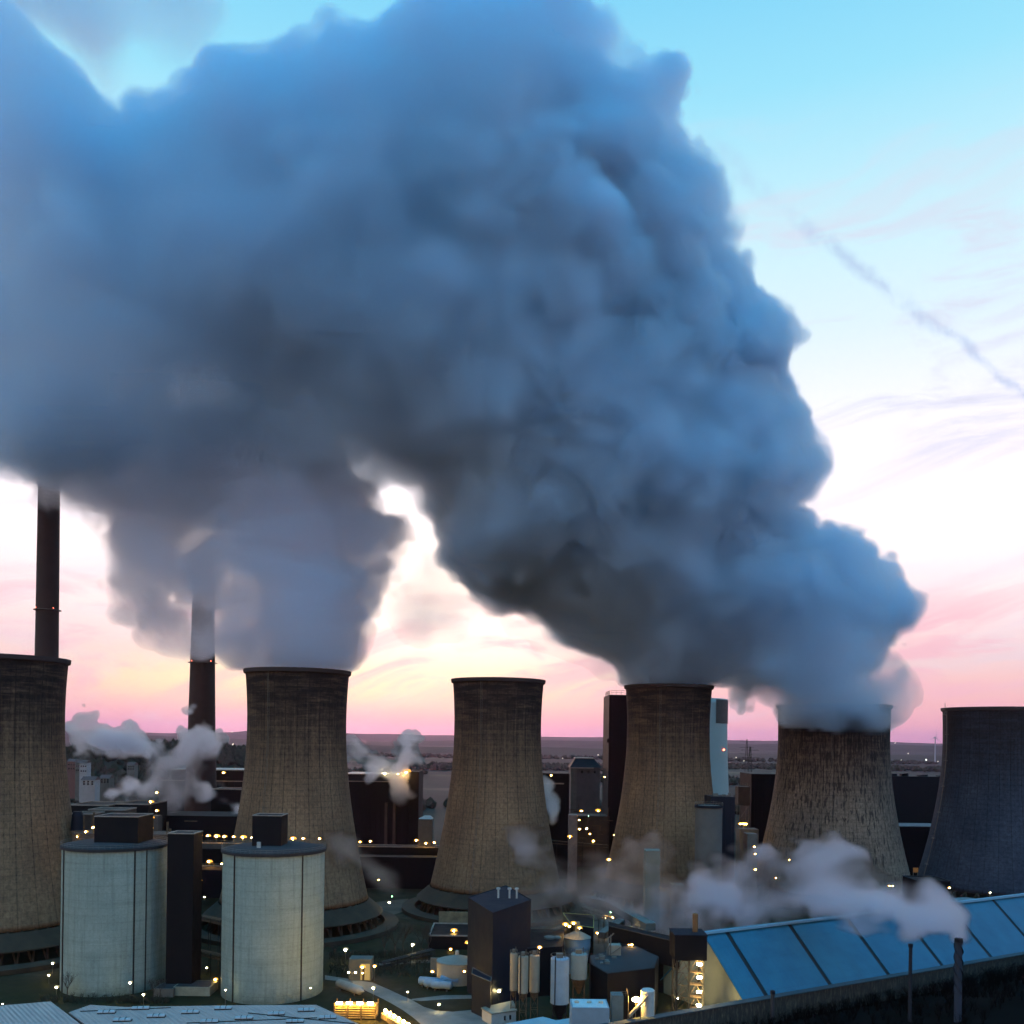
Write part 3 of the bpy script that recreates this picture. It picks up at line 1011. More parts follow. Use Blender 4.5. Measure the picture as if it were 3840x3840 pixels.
# ================================================================= the two big pale tanks
M_TANK0 = mat('tank_green_grey_paint', (0.20, 0.275, 0.235), rough=0.65, var=0.07, vscale=0.12, spec=0.25)


def tank_mat():
    m = bpy.data.materials.new('tank_shell_paint')
    m.use_nodes = True
    t = NT(m.node_tree)
    b = t.n['Principled BSDF']
    o = t.node('ShaderNodeTexCoord').outputs['Object']
    x, y, z = t.sep(o)
    th = t.m('ARCTAN2', y, x)
    cyl = t.comb(t.m('MULTIPLY', th, 17.3), z, 0.0)
    c = t.mix(t.rng(t.noise(cyl, 0.09, 5, 0.6), 0.3, 0.7), (0.20, 0.25, 0.215, 1), (0.255, 0.305, 0.26, 1))
    st = t.noise(t.vm('MULTIPLY', cyl, (0.9, 0.035, 1)), 1.0, 5, 0.65)
    c = t.mix(t.m('MULTIPLY', t.rng(st, 0.48, 0.70), 0.5), c, (0.105, 0.135, 0.11, 1))
    hb = t.noise(t.vm('MULTIPLY', cyl, (0.02, 0.5, 1)), 1.0, 3, 0.6)
    c = t.mix(t.m('MULTIPLY', t.rng(hb, 0.5, 0.7), 0.30), c, (0.12, 0.15, 0.13, 1))
    # sheet courses and plate joints
    hs = t.rng(t.m('ABSOLUTE', t.m('SUBTRACT', t.m('FRACT', t.m('DIVIDE', z, 2.5)), 0.5)), 0.46, 0.49)
    vs = t.rng(t.m('ABSOLUTE', t.m('SUBTRACT', t.m('FRACT', t.m('MULTIPLY', th, 30 / 6.2832)), 0.5)), 0.485, 0.497)
    c = t.mix(t.m('MULTIPLY', t.m('MAXIMUM', hs, vs), 0.28), c, (0.07, 0.09, 0.08, 1))
    dirt = t.rng(t.m('ADD', z, t.m('MULTIPLY', t.noise(cyl, 0.4, 4, 0.7), 8.0)), 4.0, 9.0, 0.55, 0)
    c = t.mix(dirt, c, (0.05, 0.055, 0.03, 1))
    gr = t.rng(t.noise(o, 1.3, 4, 0.7), 0.3, 0.7, 0.86, 1.1)
    c = t.mix(1.0, c, t.comb(gr, gr, gr), 'MULTIPLY')
    t.put(b.inputs['Base Color'], c)
    b.inputs['Roughness'].default_value = 0.7
    b.inputs['Specular IOR Level'].default_value = 0.2
    return m


M_TANK = tank_mat()


def big_tank(X, D, label, strips, headX, head_px):
    a_ = xat(X, D)
    root = thing('storage_tank', label, 'tank', (a_, D, 0), group='two big pale storage tanks')
    rdm = 17.3
    H = 50.0
    MB().lathe([(rdm, 0.03), (rdm, H - 1.0)], 128).build('shell', M_TANK, root, smooth=False)
    sh = root.children[0]
    sh.data.polygons.foreach_set('use_smooth', [len(p.vertices) == 4 for p in sh.data.polygons])
    MB().lathe([(rdm - 0.5, H - 0.995), (rdm + 0.55, H - 0.995), (rdm + 0.55, H), (rdm - 4, H + 0.9), (0.1, H + 1.4)], 96).build('roof', M_ROOFD, root)
    mb = MB()
    n = 60
    rr_ = rdm + 0.35
    for i in range(n):
        t = 2 * math.pi * i / n
        mb.bar((rr_ * math.cos(t), rr_ * math.sin(t), H), (rr_ * math.cos(t), rr_ * math.sin(t), H + 1.2), 0.045, 4)
    for z in (H + 0.6, H + 1.2):
        mb.lathe([(rr_ - .05, z), (rr_ + .05, z), (rr_ + .05, z + .1), (rr_ - .05, z + .1)], 60, closed=True)
    mb.build('railing', M_STEEL, root)
    for Xs, wd in strips:
        # angle on the shell where column Xs is seen
        k = ray(Xs, HY)[0]
        lo_, hi_ = math.pi, 2 * math.pi
        best = min((abs((a_ + rdm * math.cos(t)) / (D + rdm * math.sin(t)) - k), t) for t in [math.pi + math.pi * i / 2000 for i in range(2001)])
        t = best[1]
        c, s_ = math.cos(t), math.sin(t)
        o = MB().box(-0.02, 0.28, -wd / 2, wd / 2, 0.04, H - 1.05).build('seam', M_DSTEEL, root)
        o.location = (rdm * c, rdm * s_, 0)
        o.rotation_euler = (0, 0, t)
    hx = xat(headX, D) - a_
    hw, hh = head_px[0] / F * D / 2, head_px[1] / F * D
    MB().box(hx - hw, hx + hw, -hw * 0.9, hw * 0.9, H + 0.3, H + hh + 1.0).build('head_house', M_BLACK, root)
    mb = MB()
    zt = H + hh + 1.0
    for (x0, x1, y0, y1) in ((hx - hw - .1, hx + hw + .1, -hw * .9 - .1, -hw * .9 + .3), (hx - hw - .1, hx + hw + .1, hw * .9 - .3, hw * .9 + .1), (hx - hw - .1, hx - hw + .3, -hw * .9 + .302, hw * .9 - .302), (hx + hw - .3, hx + hw + .1, -hw * .9 + .302, hw * .9 - .302)):
        mb.box(x0, x1, y0, y1, zt + 0.004, zt + 0.3)
    mb.build('parapet', M_EDGE, root)
    return root


T1 = big_tank(439, 328, 'left pale green grey storage tank with a wide black head house', [(247, 0.55), (512, 0.45), (556, 0.28)], 471, (160, 95))
T2 = big_tank(1035, 322, 'right pale green grey storage tank with a narrow black head house', [(887, 0.45), (1141, 0.40)], 1018, (108, 112))
MB().box(-3.6, -2.4, -9.5, -8.5, 50.8, 53.0).build('roof_hatch', M_WHITE, T2)
b = block('stair_tower', 'black lift tower beside the left storage tank', 'tower', 634, 732, 3128, 318, 9, M_BLACK, edge=M_EDGE, ep=0.35)
b = block('annex', 'low yellow lit annex between the two big storage tanks', 'building', 662, 800, 3702, 314, 9, mat('annex_render', (0.30, 0.26, 0.17), var=0.2, vscale=0.3), roof=M_ROOFD)
b = block('annex', 'small dark shed in front of the left storage tank beside bare trees', 'building', 590, 662, 3708, 312, 8, M_GREYC, roof=M_ROOFD)
# bridge between the tank heads
root = thing('conveyor_bridge', 'conveyor bridge with railings linking the tops of the two storage tanks', 'conveyor', (xat(960, 350), 350, 0))
zb_ = zat(960, 3163, 350)
xa, xb = xat(720, 350) - root.location.x, xat(1228, 350) - root.location.x
MB().box(xa, xb, -2, 2, zb_ - 2.0, zb_).build('deck', M_BROWN, root)
mb = MB()
rail(mb, [(xa, -1.9, zb_), (xb, -1.9, zb_)], 1.2, 0.05, 2.0)
mb.build('railing', M_STEEL, root)
mb = MB()
for x in (xa + 2, (xa + xb) / 2 - 9, xb - 5):
    for y in (-1.6, 1.6):
        mb.bar((x, y, 0), (x, y, zb_ - 2), 0.35, 6)
mb.build_each('leg', M_DSTEEL, root)
# ledge between the tanks further down
b = block('pipe_bridge', 'pipe bridge ledge glimpsed between the two storage tanks', 'pipe bridge', 716, 900, 3249, 370, 3, M_BROWN, zb=zat(720, 3262, 370))
mb = MB()
rail(mb, [(-b['w2'], 0.1, b['zt']), (b['w2'], 0.1, b['zt'])], 1.1, 0.05)
mb.build('railing', M_STEEL, b)
mb = MB()
for x in (-b['w2'] + 3, b['w2'] - 3): mb.bar((x, 1.5, 0), (x, 1.5, zat(720, 3262, 370)), 0.3, 6)
mb.build_each('leg', M_DSTEEL, b)
# cluster behind the left tank
def roofs(X0, X1, Y, D, dp, label, m=M_BLACK, e=M_EDGE):
    return block('process_building', label, 'building', X0, X1, Y, D, dp, m, edge=e, ep=0.6, group='dark process buildings behind the left tank')
roofs(262, 412, 3022, 470, 26, 'black flat roofed hall with a pink lit roof edge next to the left cooling tower')
roofs(436, 560, 3018, 475, 26, 'black flat roofed hall with a roof edge right behind the wide head house')
roofs(335, 470, 3040, 430, 14, 'lower brown hall in front of the two black halls behind the left tank', M_BROWN)
roofs(262, 345, 3056, 415, 14, 'small brown hall with a bright roof edge touching the left cooling tower', M_BROWN)
b = block('pump_house', 'dim yellow lit pipe deck just behind the left tank top', 'building', 275, 700, 3128, 372, 14, M_BROWN)
mb = MB()
rail(mb, [(-b['w2'], 0.1, b['zt']), (b['w2'], 0.1, b['zt'])], 1.2, 0.06, 1.6)
mb.build('railing', M_STEEL, b)
mb = MB()
rr = random.Random(12)
for i in range(22):
    x = rr.uniform(-b['w2'], b['w2'])
    h = rr.uniform(2, 9)
    if rr.random() < .6: mb.bar((x, 3, b['zt']), (x, 3, b['zt'] + h), rr.uniform(.12, .5), 6)
    else: mb.bar((x, 3, b['zt'] + h * .6), (x + rr.uniform(3, 9), 3, b['zt'] + h * .6), rr.uniform(.12, .35), 6)
mb.build_each('pipe', M_RUST, b)
root = thing('hopper', 'small dark round hopper standing on the pipe deck beside the left cooling tower', 'hopper', (xat(295, 380), 380, b['zt']))
hz_ = b['zt']
MB().lathe([(2.6, 0.3), (2.2, 6.5), (1.6, 8.2)], 24).build('body', M_NAVY, root)
b = block('process_building', 'tall narrow lit pipe tower right of the wide head house', 'tower', 562, 596, 3060, 385, 5, M_BROWN)
b = block('process_building', 'broad black hall left of the second cooling tower behind the bridge lamps', 'building', 590, 930, 3060, 500, 30, M_BLACK)
b = block('precipitator', 'black square casing under the pale ledge left of the second cooling tower', 'building', 795, 935, 2962, 560, 20, M_BLACK, edge=M_EDGE)

# ================================================================= yard between the towers
b = block('control_building', 'black flat roofed building with pale parapet below the middle cooling tower', 'building', 1618, 1800, 3512, 388, 26, M_BLACK, edge=M_EDGE, ep=0.5)
root = thing('wall_screen', 'tall yellow lit screen wall behind the black flat roofed building', 'wall', (xat(1720, 425), 425, 0))
MB().box(xat(1655, 425) - xat(1720, 425), xat(1772, 425) - xat(1720, 425), 0, 1, 0.02, zat(1720, 3420, 425)).build('panel', mat('tan_render', (0.26, 0.19, 0.10), var=0.35, vscale=0.25), root)
# tank with cone roof
g0 = G(1708, 3700)
root = thing('round_tank', 'round pale grey tank with a cone roof lit by a yellow wall lamp', 'tank', (g0.x, g0.y + 7.4, 0))
r_ = 7.4
zt = zat(1708, 3620, g0.y)
MB().lathe([(r_, 0.05), (r_, zt), (r_ + .15, zt + .05), (0.3, zt + 2.2)], 48).build('shell', mat('tank_grey', (0.23, 0.22, 0.18), var=0.12, vscale=0.3), root)
MB().lathe([(0.7, zt + 2.0), (0.7, zt + 3.4), (0.5, zt + 3.6)], 12).build('roof_vent', M_WHITE, root)
b = block('bund_wall', 'square pale wall panel behind the round tank', 'wall', 1626, 1790, 3594, g0.y + 17, 1.0, mat('pale_block', (0.20, 0.18, 0.14), var=0.2))
# blue lying tanks
def lying_tank(c, d, L, r, m, label, name='lying_tank', group=None, cone=0.0):
    root = thing(name, label, 'tank', (c[0], c[1], 0), group=group)
    d = Vector(d).normalized()
    a, b_ = -d * L / 2, d * L / 2
    zc_ = c[2]
    q = d.to_track_quat('Z', 'Y')
    prof = [(0.05, -L / 2 - r * .45), (r * .6, -L / 2 - r * .33), (r * .9, -L / 2 - r * .12), (r, -L / 2), (r, L / 2), (r * .9, L / 2 + r * .12), (r * .6, L / 2 + r * .33), (0.05, L / 2 + r * .45 + cone)]
    mb = MB().lathe(prof, 28)
    mb.v = [tuple(q @ Vector(v) + Vector((0, 0, zc_))) for v in mb.v]
    mb.build('vessel', m, root, smooth=True)
    mb = MB()
    sd = Vector((-d.y, d.x, 0))
    for k in (-0.33, 0.33):
        p = d * L * k
        for s_ in (-1, 1):
            mb.bar((p.x + sd.x * r * .7 * s_, p.y + sd.y * r * .7 * s_, 0.02), (p.x + sd.x * r * .6 * s_, p.y + sd.y * r * .6 * s_, zc_ - r * .55), 0.22, 5)
    mb.build_each('leg', M_GREYC, root)
    return root


M_SKY = mat('sky_blue_paint', (0.18, 0.27, 0.34), rough=0.5, var=0.12, vscale=0.5)
for i, (X, Y, s_) in enumerate(((1608, 3700, 'rearmost'), (1628, 3708, 'middle'), (1656, 3714, 'frontmost'))):
    g1 = G(X, Y)
    lying_tank((g1.x, g1.y, 2.0), (0.86, -0.5 + 0.35, 0), 6.6, 1.45, M_SKY, s_ + ' of the three light blue lying tanks before the round tank', group='light blue lying tanks')
g1 = G(1672, 3702)
lying_tank((g1.x + 1.2, g1.y + 2.5, 2.1), (1, -0.1, 0), 6.2, 1.5, M_SKY, 'light blue lying tank hard against the round tank', group='light blue lying tanks')
g1 = G(1310, 3722)
lying_tank((g1.x, g1.y, 2.0), (0.72, -0.69, 0), 12.5, 1.5, mat('tank_cream', (0.27, 0.26, 0.22), var=0.12), 'long grey lying tank with a cone end right of the right storage tank', cone=1.6)
# pump house with lit doorway
g1 = G(1360, 3678)
b = block('pump_house', 'small concrete house with a tall yellow lit doorway', 'building', 1320, 1404, 3598, g1.y, 6, mat('house_render', (0.15, 0.14, 0.10), var=0.15), roof=M_GREYC)
w2 = b['w2']
MB().box(0.2, w2 - 0.5, -0.12, -0.004, 0.3, b['zt'] - 1.6).build('doorway', emit_mat('lit_interior', (1.0, 0.62, 0.12), 0.42), b)
MB().box(0.9, 1.7, -0.3, -0.13, 0.3, b['zt'] - 2.6).build('door', M_RUST, b)
# lit rack banks at the bottom
root = thing('lit_rack', 'brightly lit slatted cooler bank with four lamps at the bottom edge', 'machine', (xat(1345, 290), 290, 0))
M_RACK = mat('rack_slats', (0.34, 0.24, 0.10), var=0.2, vscale=1)
zt = 5.0
xa, xb = xat(1268, 290) - root.location.x, xat(1424, 290) - root.location.x
mb = MB()
for k in range(6):
    z = 0.5 + k * 0.75
    for (p, q) in ((xa, xa + (xb - xa) * .30), (xa + (xb - xa) * .34, xa + (xb - xa) * .62), (xa + (xb - xa) * .66, xb)):
        mb.box(p, q, 0.2, 4.5, z, z + 0.28)
mb.build('slats', M_RACK, root)
mb = MB()
for x in (xa, xa + (xb - xa) * .32, xa + (xb - xa) * .64, xb):
    mb.box(x - .15, x + .15, -0.05, 0.15, 0, zt + .5)
    mb.box(x - .15, x + .15, 4.6, 4.8, 0, zt + .5)
mb.build_each('post', M_RUST, root)
for X in (1285, 1323, 1362, 1402):
    x = xat(X, 289) - root.location.x
    MB().box(x - 0.9, x + 0.9, -0.7, -0.1, zt + 0.15, zt + 0.75).build('lamp', L_WARM, root)
pa, pb = P(1450, 3788, 292), P(1610, 3852, 268)
root = thing('lit_rack', 'brightly lit slatted bank under a slanting row of lamps at the bottom edge', 'machine', (pa.x, pa.y, 0))
d = Vector((pb.x - pa.x, pb.y - pa.y, 0))
L = d.length
dn = d.normalized()
sd = Vector((-dn.y, dn.x, 0))
zt = pa.z
mb = MB()
for k in range(5):
    z = 0.4 + k * (zt - 1) / 5
    for q in range(7):
        a = dn * (L * q / 7)
        b_ = dn * (L * (q + 0.85) / 7)
        c = [a - sd * 2.0, b_ - sd * 2.0, b_ - sd * 0.2, a - sd * 0.2]
        mb.add([v + Vector((0, 0, z)) for v in c] + [v + Vector((0, 0, z + .3)) for v in c], [(3, 2, 1, 0), (4, 5, 6, 7), (0, 1, 5, 4), (1, 2, 6, 5), (2, 3, 7, 6), (3, 0, 4, 7)])
mb.build('slats', M_RACK, root)
mb = MB()
for q in range(8):
    a = dn * (L * q / 7)
    mb.bar(a - sd * 0.1, a - sd * 0.1 + Vector((0, 0, zt)), 0.12, 5)
mb.bar(Vector((0, 0, zt)), dn * L + Vector((0, 0, zt)), 0.12, 5)
mb.build_each('post', M_RUST, root)
for q in range(9):
    a = dn * (L * (q + .3) / 9) - sd * 0.9
    MB().ball((a.x, a.y, zt + 0.2), 0.5, 8).build('lamp', L_WARM, root)

# dark navy building with three roof vents, corner towards us
def pbuild(name, label, cat, pts, zt, m, edge=None, zb=0.02):
    c = sum((Vector(p) for p in pts), Vector((0, 0))) / len(pts)
    root = thing(name, label, cat, (c.x, c.y, 0))
    q = [(p[0] - c.x, p[1] - c.y) for p in pts]
    MB().prism(q, zb, zt).build('wall', m, root)
    if edge:
        n = len(q)
        mb = MB()
        for i in range(n):
            a, b_ = Vector((*q[i], zt + .12)), Vector((*q[(i + 1) % n], zt + .12))
            mb.bar(a, b_, 0.16, 4)
        mb.build('parapet', edge, root)
    return root, q


def xy(X, D): return (xat(X, D), D)


zt = zat(1860, 3425, 297)
root, q = pbuild('process_block', 'tall navy block with three roof vents behind the slim silos', 'building', [xy(1858, 297), xy(2000, 322), xy(1905, 352), xy(1764, 325)], zt, M_NAVY, M_NAVY)
for X in (1868, 1910, 1937):
    p = P(X, 3400, 325)
    MB().lathe([(0.35, zt + .02), (0.35, zt + 3.0), (0.7, zt + 3.1), (0.7, zt + 3.7)], 12, p.x - root.location.x, p.y - root.location.y).build('roof_vent', M_WHITE, root)
root, q = pbuild('process_block', 'lower black block right of the navy block behind the slim silos', 'building', [xy(1990, 318), xy(2120, 322), xy(2125, 350), xy(1995, 350)], zat(2050, 3560, 318), M_BLACK, M_NAVY)
for X, r_ in ((2060, 2.0), (2090, 1.4)):
    p = P(X, 3540, 335)
    MB().lathe([(r_, zat(2050, 3560, 318) + .02), (r_, zat(2050, 3560, 318) + .7), (r_ * .6, zat(2050, 3560, 318) + 1)], 20, p.x - root.location.x, p.y - root.location.y).build('roof_drum', M_GREYC, root)
root, q = pbuild('process_annex', 'low navy annex with pale roof rail against the navy block', 'building', [xy(1782, 300), xy(1852, 291), xy(1856, 296), xy(1786, 308)], zat(1820, 3672, 294), M_NAVY, M_GREYC)
g1 = P(1890, 3800, 289)
root, q = pbuild('site_cabin', 'small white site cabin with a flat roof and two dark windows', 'building', [xy(1858, 286), xy(1950, 290), xy(1935, 300), xy(1822, 292)], 3.6, M_WHITE)
root['label'] = 'small white site cabin with two dark windows in front of the slim silos'
cz = root.location
MB().prism([(p[0] * 1.06, p[1] * 1.06) for p in q], 3.61, 3.95).build('roof', M_PALE, root)
for X in (1906, 1926):
    x = xat(X, 287.5) - cz.x
    yy = 286 + (X - 1858) / 92 * 4 - cz.y
    MB().box(x - .45, x + .45, yy - .10, yy + .2, 1.2, 2.6).build('window', M_GLASS, root)

# silos on legs
def leg_silo(X, Yt, Yb, Yf, D, wpx, label, m, legm, group, ladder=True):
    x = xat(X, D)
    r_ = wpx / 2 / F * D
    zt, zb_ = zat(X, Yt, D), zat(X, Yb, D)
    root = thing('silo', label, 'silo', (x, D, 0), group=group)
    MB().lathe([(r_, zb_), (r_, zt), (r_ * .9, zt + .25)], 32).build('shell', m, root, smooth=False)
    MB().lathe([(r_ * .18, zb_ - r_ * 1.9), (r_ * .98, zb_ - 0.01)], 24).build('hopper', legm, root)
    mb = MB()
    nl = 4
    for i in range(nl):
        t = math.pi / 4 + i * math.pi / 2
        t2 = t + math.pi / 2
        A, B = (r_ * .95 * math.cos(t), r_ * .95 * math.sin(t)), (r_ * .95 * math.cos(t2), r_ * .95 * math.sin(t2))
        mb.bar((*A, 0), (*A, zb_ + .4), 0.13, 5)
        zm = zb_ * .45
        mb.bar((*A, zm), (*B, zm), 0.09, 4)
        mb.bar((*A, zm), (*B, zb_ - .3), 0.07, 4)
        mb.bar((*A, 0.2), (*B, zm), 0.07, 4)
    mb.build('leg_frame', legm, root)
    mb = MB()
    for i in range(12):
        t = i * math.pi / 6
        mb.bar((r_ * math.cos(t), r_ * math.sin(t), zt), (r_ * math.cos(t), r_ * math.sin(t), zt + 1.15), 0.05, 4)
    mb.lathe([(r_ - .05, zt + 1.1), (r_ + .05, zt + 1.1), (r_ + .05, zt + 1.2), (r_ - .05, zt + 1.2)], 24, closed=True)
    mb.box(-r_ * .4, r_ * .3, -r_ * .3, r_ * .4, zt + .26, zt + 1.5)
    mb.bar((r_ * .5, 0, zt + .2), (r_ * .5, 0, zt + 2.3), 0.12, 5)
    mb.build('top_gear', M_STEEL, root)
    if ladder:
        MB().box(-r_ * .55 - .16, -r_ * .55 + .16, -r_ * .84 - .25, -r_ * .84 - .05, zb_ - .5, zt + 1).build('ladder', M_DSTEEL, root)
    return root


leg_silo(1938.5, 3577, 3713, 3800, 292, 28, 'slim cream silo, leftmost and thinnest of the three on rusty legs', M_CREAM, M_RUST, 'slim cream silos on rusty legs', False)
leg_silo(1974.5, 3588, 3722, 3815, 286, 38, 'slim cream silo, middle one of the three on rusty legs', M_CREAM, M_RUST, 'slim cream silos on rusty legs')
leg_silo(2017, 3584, 3718, 3810, 290, 38, 'slim cream silo, rightmost of the three with a lamp on top', M_CREAM, M_RUST, 'slim cream silos on rusty legs', False)
leg_silo(2112, 3594, 3760, 3800, 288, 70, 'fat blue grey silo reaching almost down to the ground', M_BLUEP, M_NAVY, 'blue grey silos')
leg_silo(2183, 3578, 3668, 3800, 298, 62, 'short blue grey silo raised high on legs beside the fat one', mat('grey_green_paint', (0.20, 0.23, 0.21), var=0.12), M_RUST, 'blue grey silos', False)
# cone roofed thickener tank
x = xat(2175, 352)
root = thing('thickener', 'round tank with a ribbed pale cone roof and floodlights behind the blue silos', 'tank', (x, 352, 0))
zt = zat(2175, 3525, 347)
MB().lathe([(3.4, 0.05), (5.1, zt - 3.2), (5.1, zt)], 40).build('shell', M_BLUEP, root)
V = []
n = 48
for i in range(n):
    t = 2 * math.pi * i / n
    k = 0.12 if i % 2 else 0
    V += [(5.3 * math.cos(t), 5.3 * math.sin(t), zt + .02 + k), (0.9 * math.cos(t), 0.9 * math.sin(t), zt + 2.3 + k)]
Fc = [(2 * i, (2 * i + 2) % (2 * n), (2 * i + 3) % (2 * n), 2 * i + 1) for i in range(n)] + [tuple(2 * i + 1 for i in range(n))]
MB().add(V, Fc).build('roof', M_PALE, root)
MB().box(-0.9, 0.9, -0.9, 0.9, zt + 2.35, zt + 5.8).build('drive_house', mat('drive_tan', (0.30, 0.24, 0.13), var=0.2), root)
root, q = pbuild('substation', 'small black flat house with a yellow lit roof edge behind the ribbed cone roof', 'building', [xy(2150, 372), xy(2236, 366), xy(2236, 392), xy(2120, 396)], zat(2236, 3480, 366), M_BLACK, mat('yellow_edge', (0.45, 0.38, 0.12)))
# round cornered black building
root, q = pbuild('silo_building', 'black building with a cluttered grey roof left of the gabled hall', 'building', [xy(2228, 300), xy(2290, 288), xy(2468, 296), xy(2482, 312), xy(2380, 330), xy(2222, 312)], zat(2290, 3652, 288), M_BLACK)
zt = zat(2290, 3652, 288)
MB().prism([(p[0] * .97, p[1] * .97) for p in q], zt + .01, zt + .08).build('roof', M_ROOFD, root)
rr = random.Random(4)
for i in range(9):
    x, y = rr.uniform(-9, -2), rr.uniform(-7, 4)
    MB().box(x - rr.uniform(.3, .9), x + rr.uniform(.3, .9), y - .5, y + .6, zt + .09, zt + rr.uniform(.5, 1.3)).build('roof_vent', M_GREYC, root)
b = block('bag_filter', 'pale box filter tower with curved pipes on the cluttered black building', 'machine', 2297, 2340, 3546, 312, 3.6, mat('filter_grey', (0.24, 0.22, 0.17), var=0.15), zb=zat(2290, 3652, 288) + .1)
mb = MB()
w2 = b['w2']
for (x0, z1_) in ((-w2 - .9, b['zt'] - 1), (-w2 - .4, b['zt'] + 2.6), (-w2 + .3, b['zt'] + 3.2)):
    mb.bar((x0, -0.3, zat(2290, 3652, 288) + .1), (x0, -0.3, z1_), 0.22, 8)
    mb.bar((x0, -0.3, z1_), (x0 + 1.0, -0.3, z1_ + 1.0), 0.22, 8)
mb.bar((w2 + .2, -.4, b['zt'] - .2), (-w2 + .6, -.4, zat(2290, 3652, 288) + .8), 0.16, 6)
mb.build('pipe', M_GREYC, b)
# dark gallery running to the lattice tower
root, q = pbuild('belt_gallery', 'long black belt gallery with a thin pale roof line left of the blue roofed hall', 'conveyor', [xy(2292, 345), xy(2560, 318), xy(2560, 325), xy(2292, 352)], zat(2430, 3507, 330), M_BLACK, M_BROWN, zb=zat(2430, 3600, 330))
root, q = pbuild('dark_shed', 'black shed in shadow under the belt gallery', 'building', [xy(2330, 335), xy(2500, 326), xy(2500, 340), xy(2330, 345)], zat(2430, 3560, 330), M_BLACK)

# ================================================================= the big blue roofed hall
RS = Vector((73.7, 312, 0))    # ridge point at the first dark strip
ZR, ZE, HW = 25.0, 7.6, 19.2
T0, T1_ = -9.6, 230.0
root = thing('coal_hall', 'very long gabled hall with a steep blue roof crossed by dark strips', 'building', (RS.x, RS.y, 0))
M_ROOFB = bpy.data.materials.new('blue_roof_sheet')
M_ROOFB.use_nodes = True
t = NT(M_ROOFB.node_tree)
o_ = t.node('ShaderNodeTexCoord').outputs['Object']
x_, y_, z_ = t.sep(o_)
al = t.m('ADD', t.m('MULTIPLY', x_, HDX), t.m('MULTIPLY', y_, HDY))
ac = t.m('ADD', t.m('MULTIPLY', x_, 0.49), t.m('MULTIPLY', y_, -0.871))
c_ = t.mix(t.rng(t.noise(o_, 0.12, 5, 0.6), 0.3, 0.7), (0.009, 0.078, 0.130, 1), (0.016, 0.112, 0.170, 1))
st = t.noise(t.comb(t.m('MULTIPLY', al, 1.4), t.m('MULTIPLY', ac, 0.10), 0.0), 1.0, 5, 0.65)
c_ = t.mix(t.m('MULTIPLY', t.rng(st, 0.45, 0.7), 0.4), c_, (0.030, 0.10, 0.125, 1))
rb_ = t.rng(t.m('ABSOLUTE', t.m('SUBTRACT', t.m('FRACT', t.m('DIVIDE', al, 1.9)), 0.5)), 0.45, 0.49)
cr_ = t.rng(t.m('ABSOLUTE', t.m('SUBTRACT', t.m('FRACT', t.m('DIVIDE', ac, 4.4)), 0.5)), 0.475, 0.495)
c_ = t.mix(t.m('MULTIPLY', t.m('MAXIMUM', rb_, cr_), 0.25), c_, (0.01, 0.05, 0.07, 1))
t.put(t.n['Principled BSDF'].inputs['Base Color'], c_)
t.n['Principled BSDF'].inputs['Roughness'].default_value = 0.6
t.n['Principled BSDF'].inputs['Specular IOR Level'].default_value = 0.25


def hp(t, s, z): return (HDX * t + PX_ * s, HDY * t + PY_ * s, z)


# gable wall and side walls
M_GABLE = mat('gable_sheet', (0.24, 0.235, 0.17), rough=0.7, var=0.1, vscale=0.2)
g_ = [hp(T0, HW, 0.03), hp(T0, HW, ZE - .1), hp(T0, 0, ZR - .1), hp(T0, -HW - 2, ZE - 2), hp(T0, -HW - 2, 0.03)]
g2 = [hp(T0 + .5, HW, 0.03), hp(T0 + .5, HW, ZE - .1), hp(T0 + .5, 0, ZR - .1), hp(T0 + .5, -HW - 2, ZE - 2), hp(T0 + .5, -HW - 2, 0.03)]
MB().add(g_ + g2, [(0, 1, 2, 3, 4), (9, 8, 7, 6, 5)] + [(i, 5 + i, 5 + (i + 1) % 5, (i + 1) % 5) for i in range(5)]).build('gable_wall', M_GABLE, root)
for s_ in (HW, -HW - 2):
    zt = ZE - .1 if s_ > 0 else ZE - 2
    d_ = -0.5 if s_ > 0 else 0.5
    q = [hp(T0 + .51, s_, .03), hp(T1_, s_, .03), hp(T1_, s_, zt), hp(T0 + .51, s_, zt)]
    q2 = [hp(T0 + .51, s_ + d_, .03), hp(T1_, s_ + d_, .03), hp(T1_, s_ + d_, zt), hp(T0 + .51, s_ + d_, zt)]
    MB().add(q + q2, [(0, 1, 2, 3), (7, 6, 5, 4), (0, 4, 5, 1), (1, 5, 6, 2), (2, 6, 7, 3), (3, 7, 4, 0)]).build('side_wall', M_GABLE, root)
# roof slopes: near slope is one panel per bay between the dark strips
def slope(t0, t1, s0, z0, s1, z1, th=0.35):
    q = [hp(t0, s0, z0), hp(t1, s0, z0), hp(t1, s1, z1), hp(t0, s1, z1)]
    return MB().add([(*v[:2], v[2] - th) for v in q] + q, [(3, 2, 1, 0), (4, 5, 6, 7), (0, 1, 5, 4), (1, 2, 6, 5), (2, 3, 7, 6), (3, 0, 4, 7)])


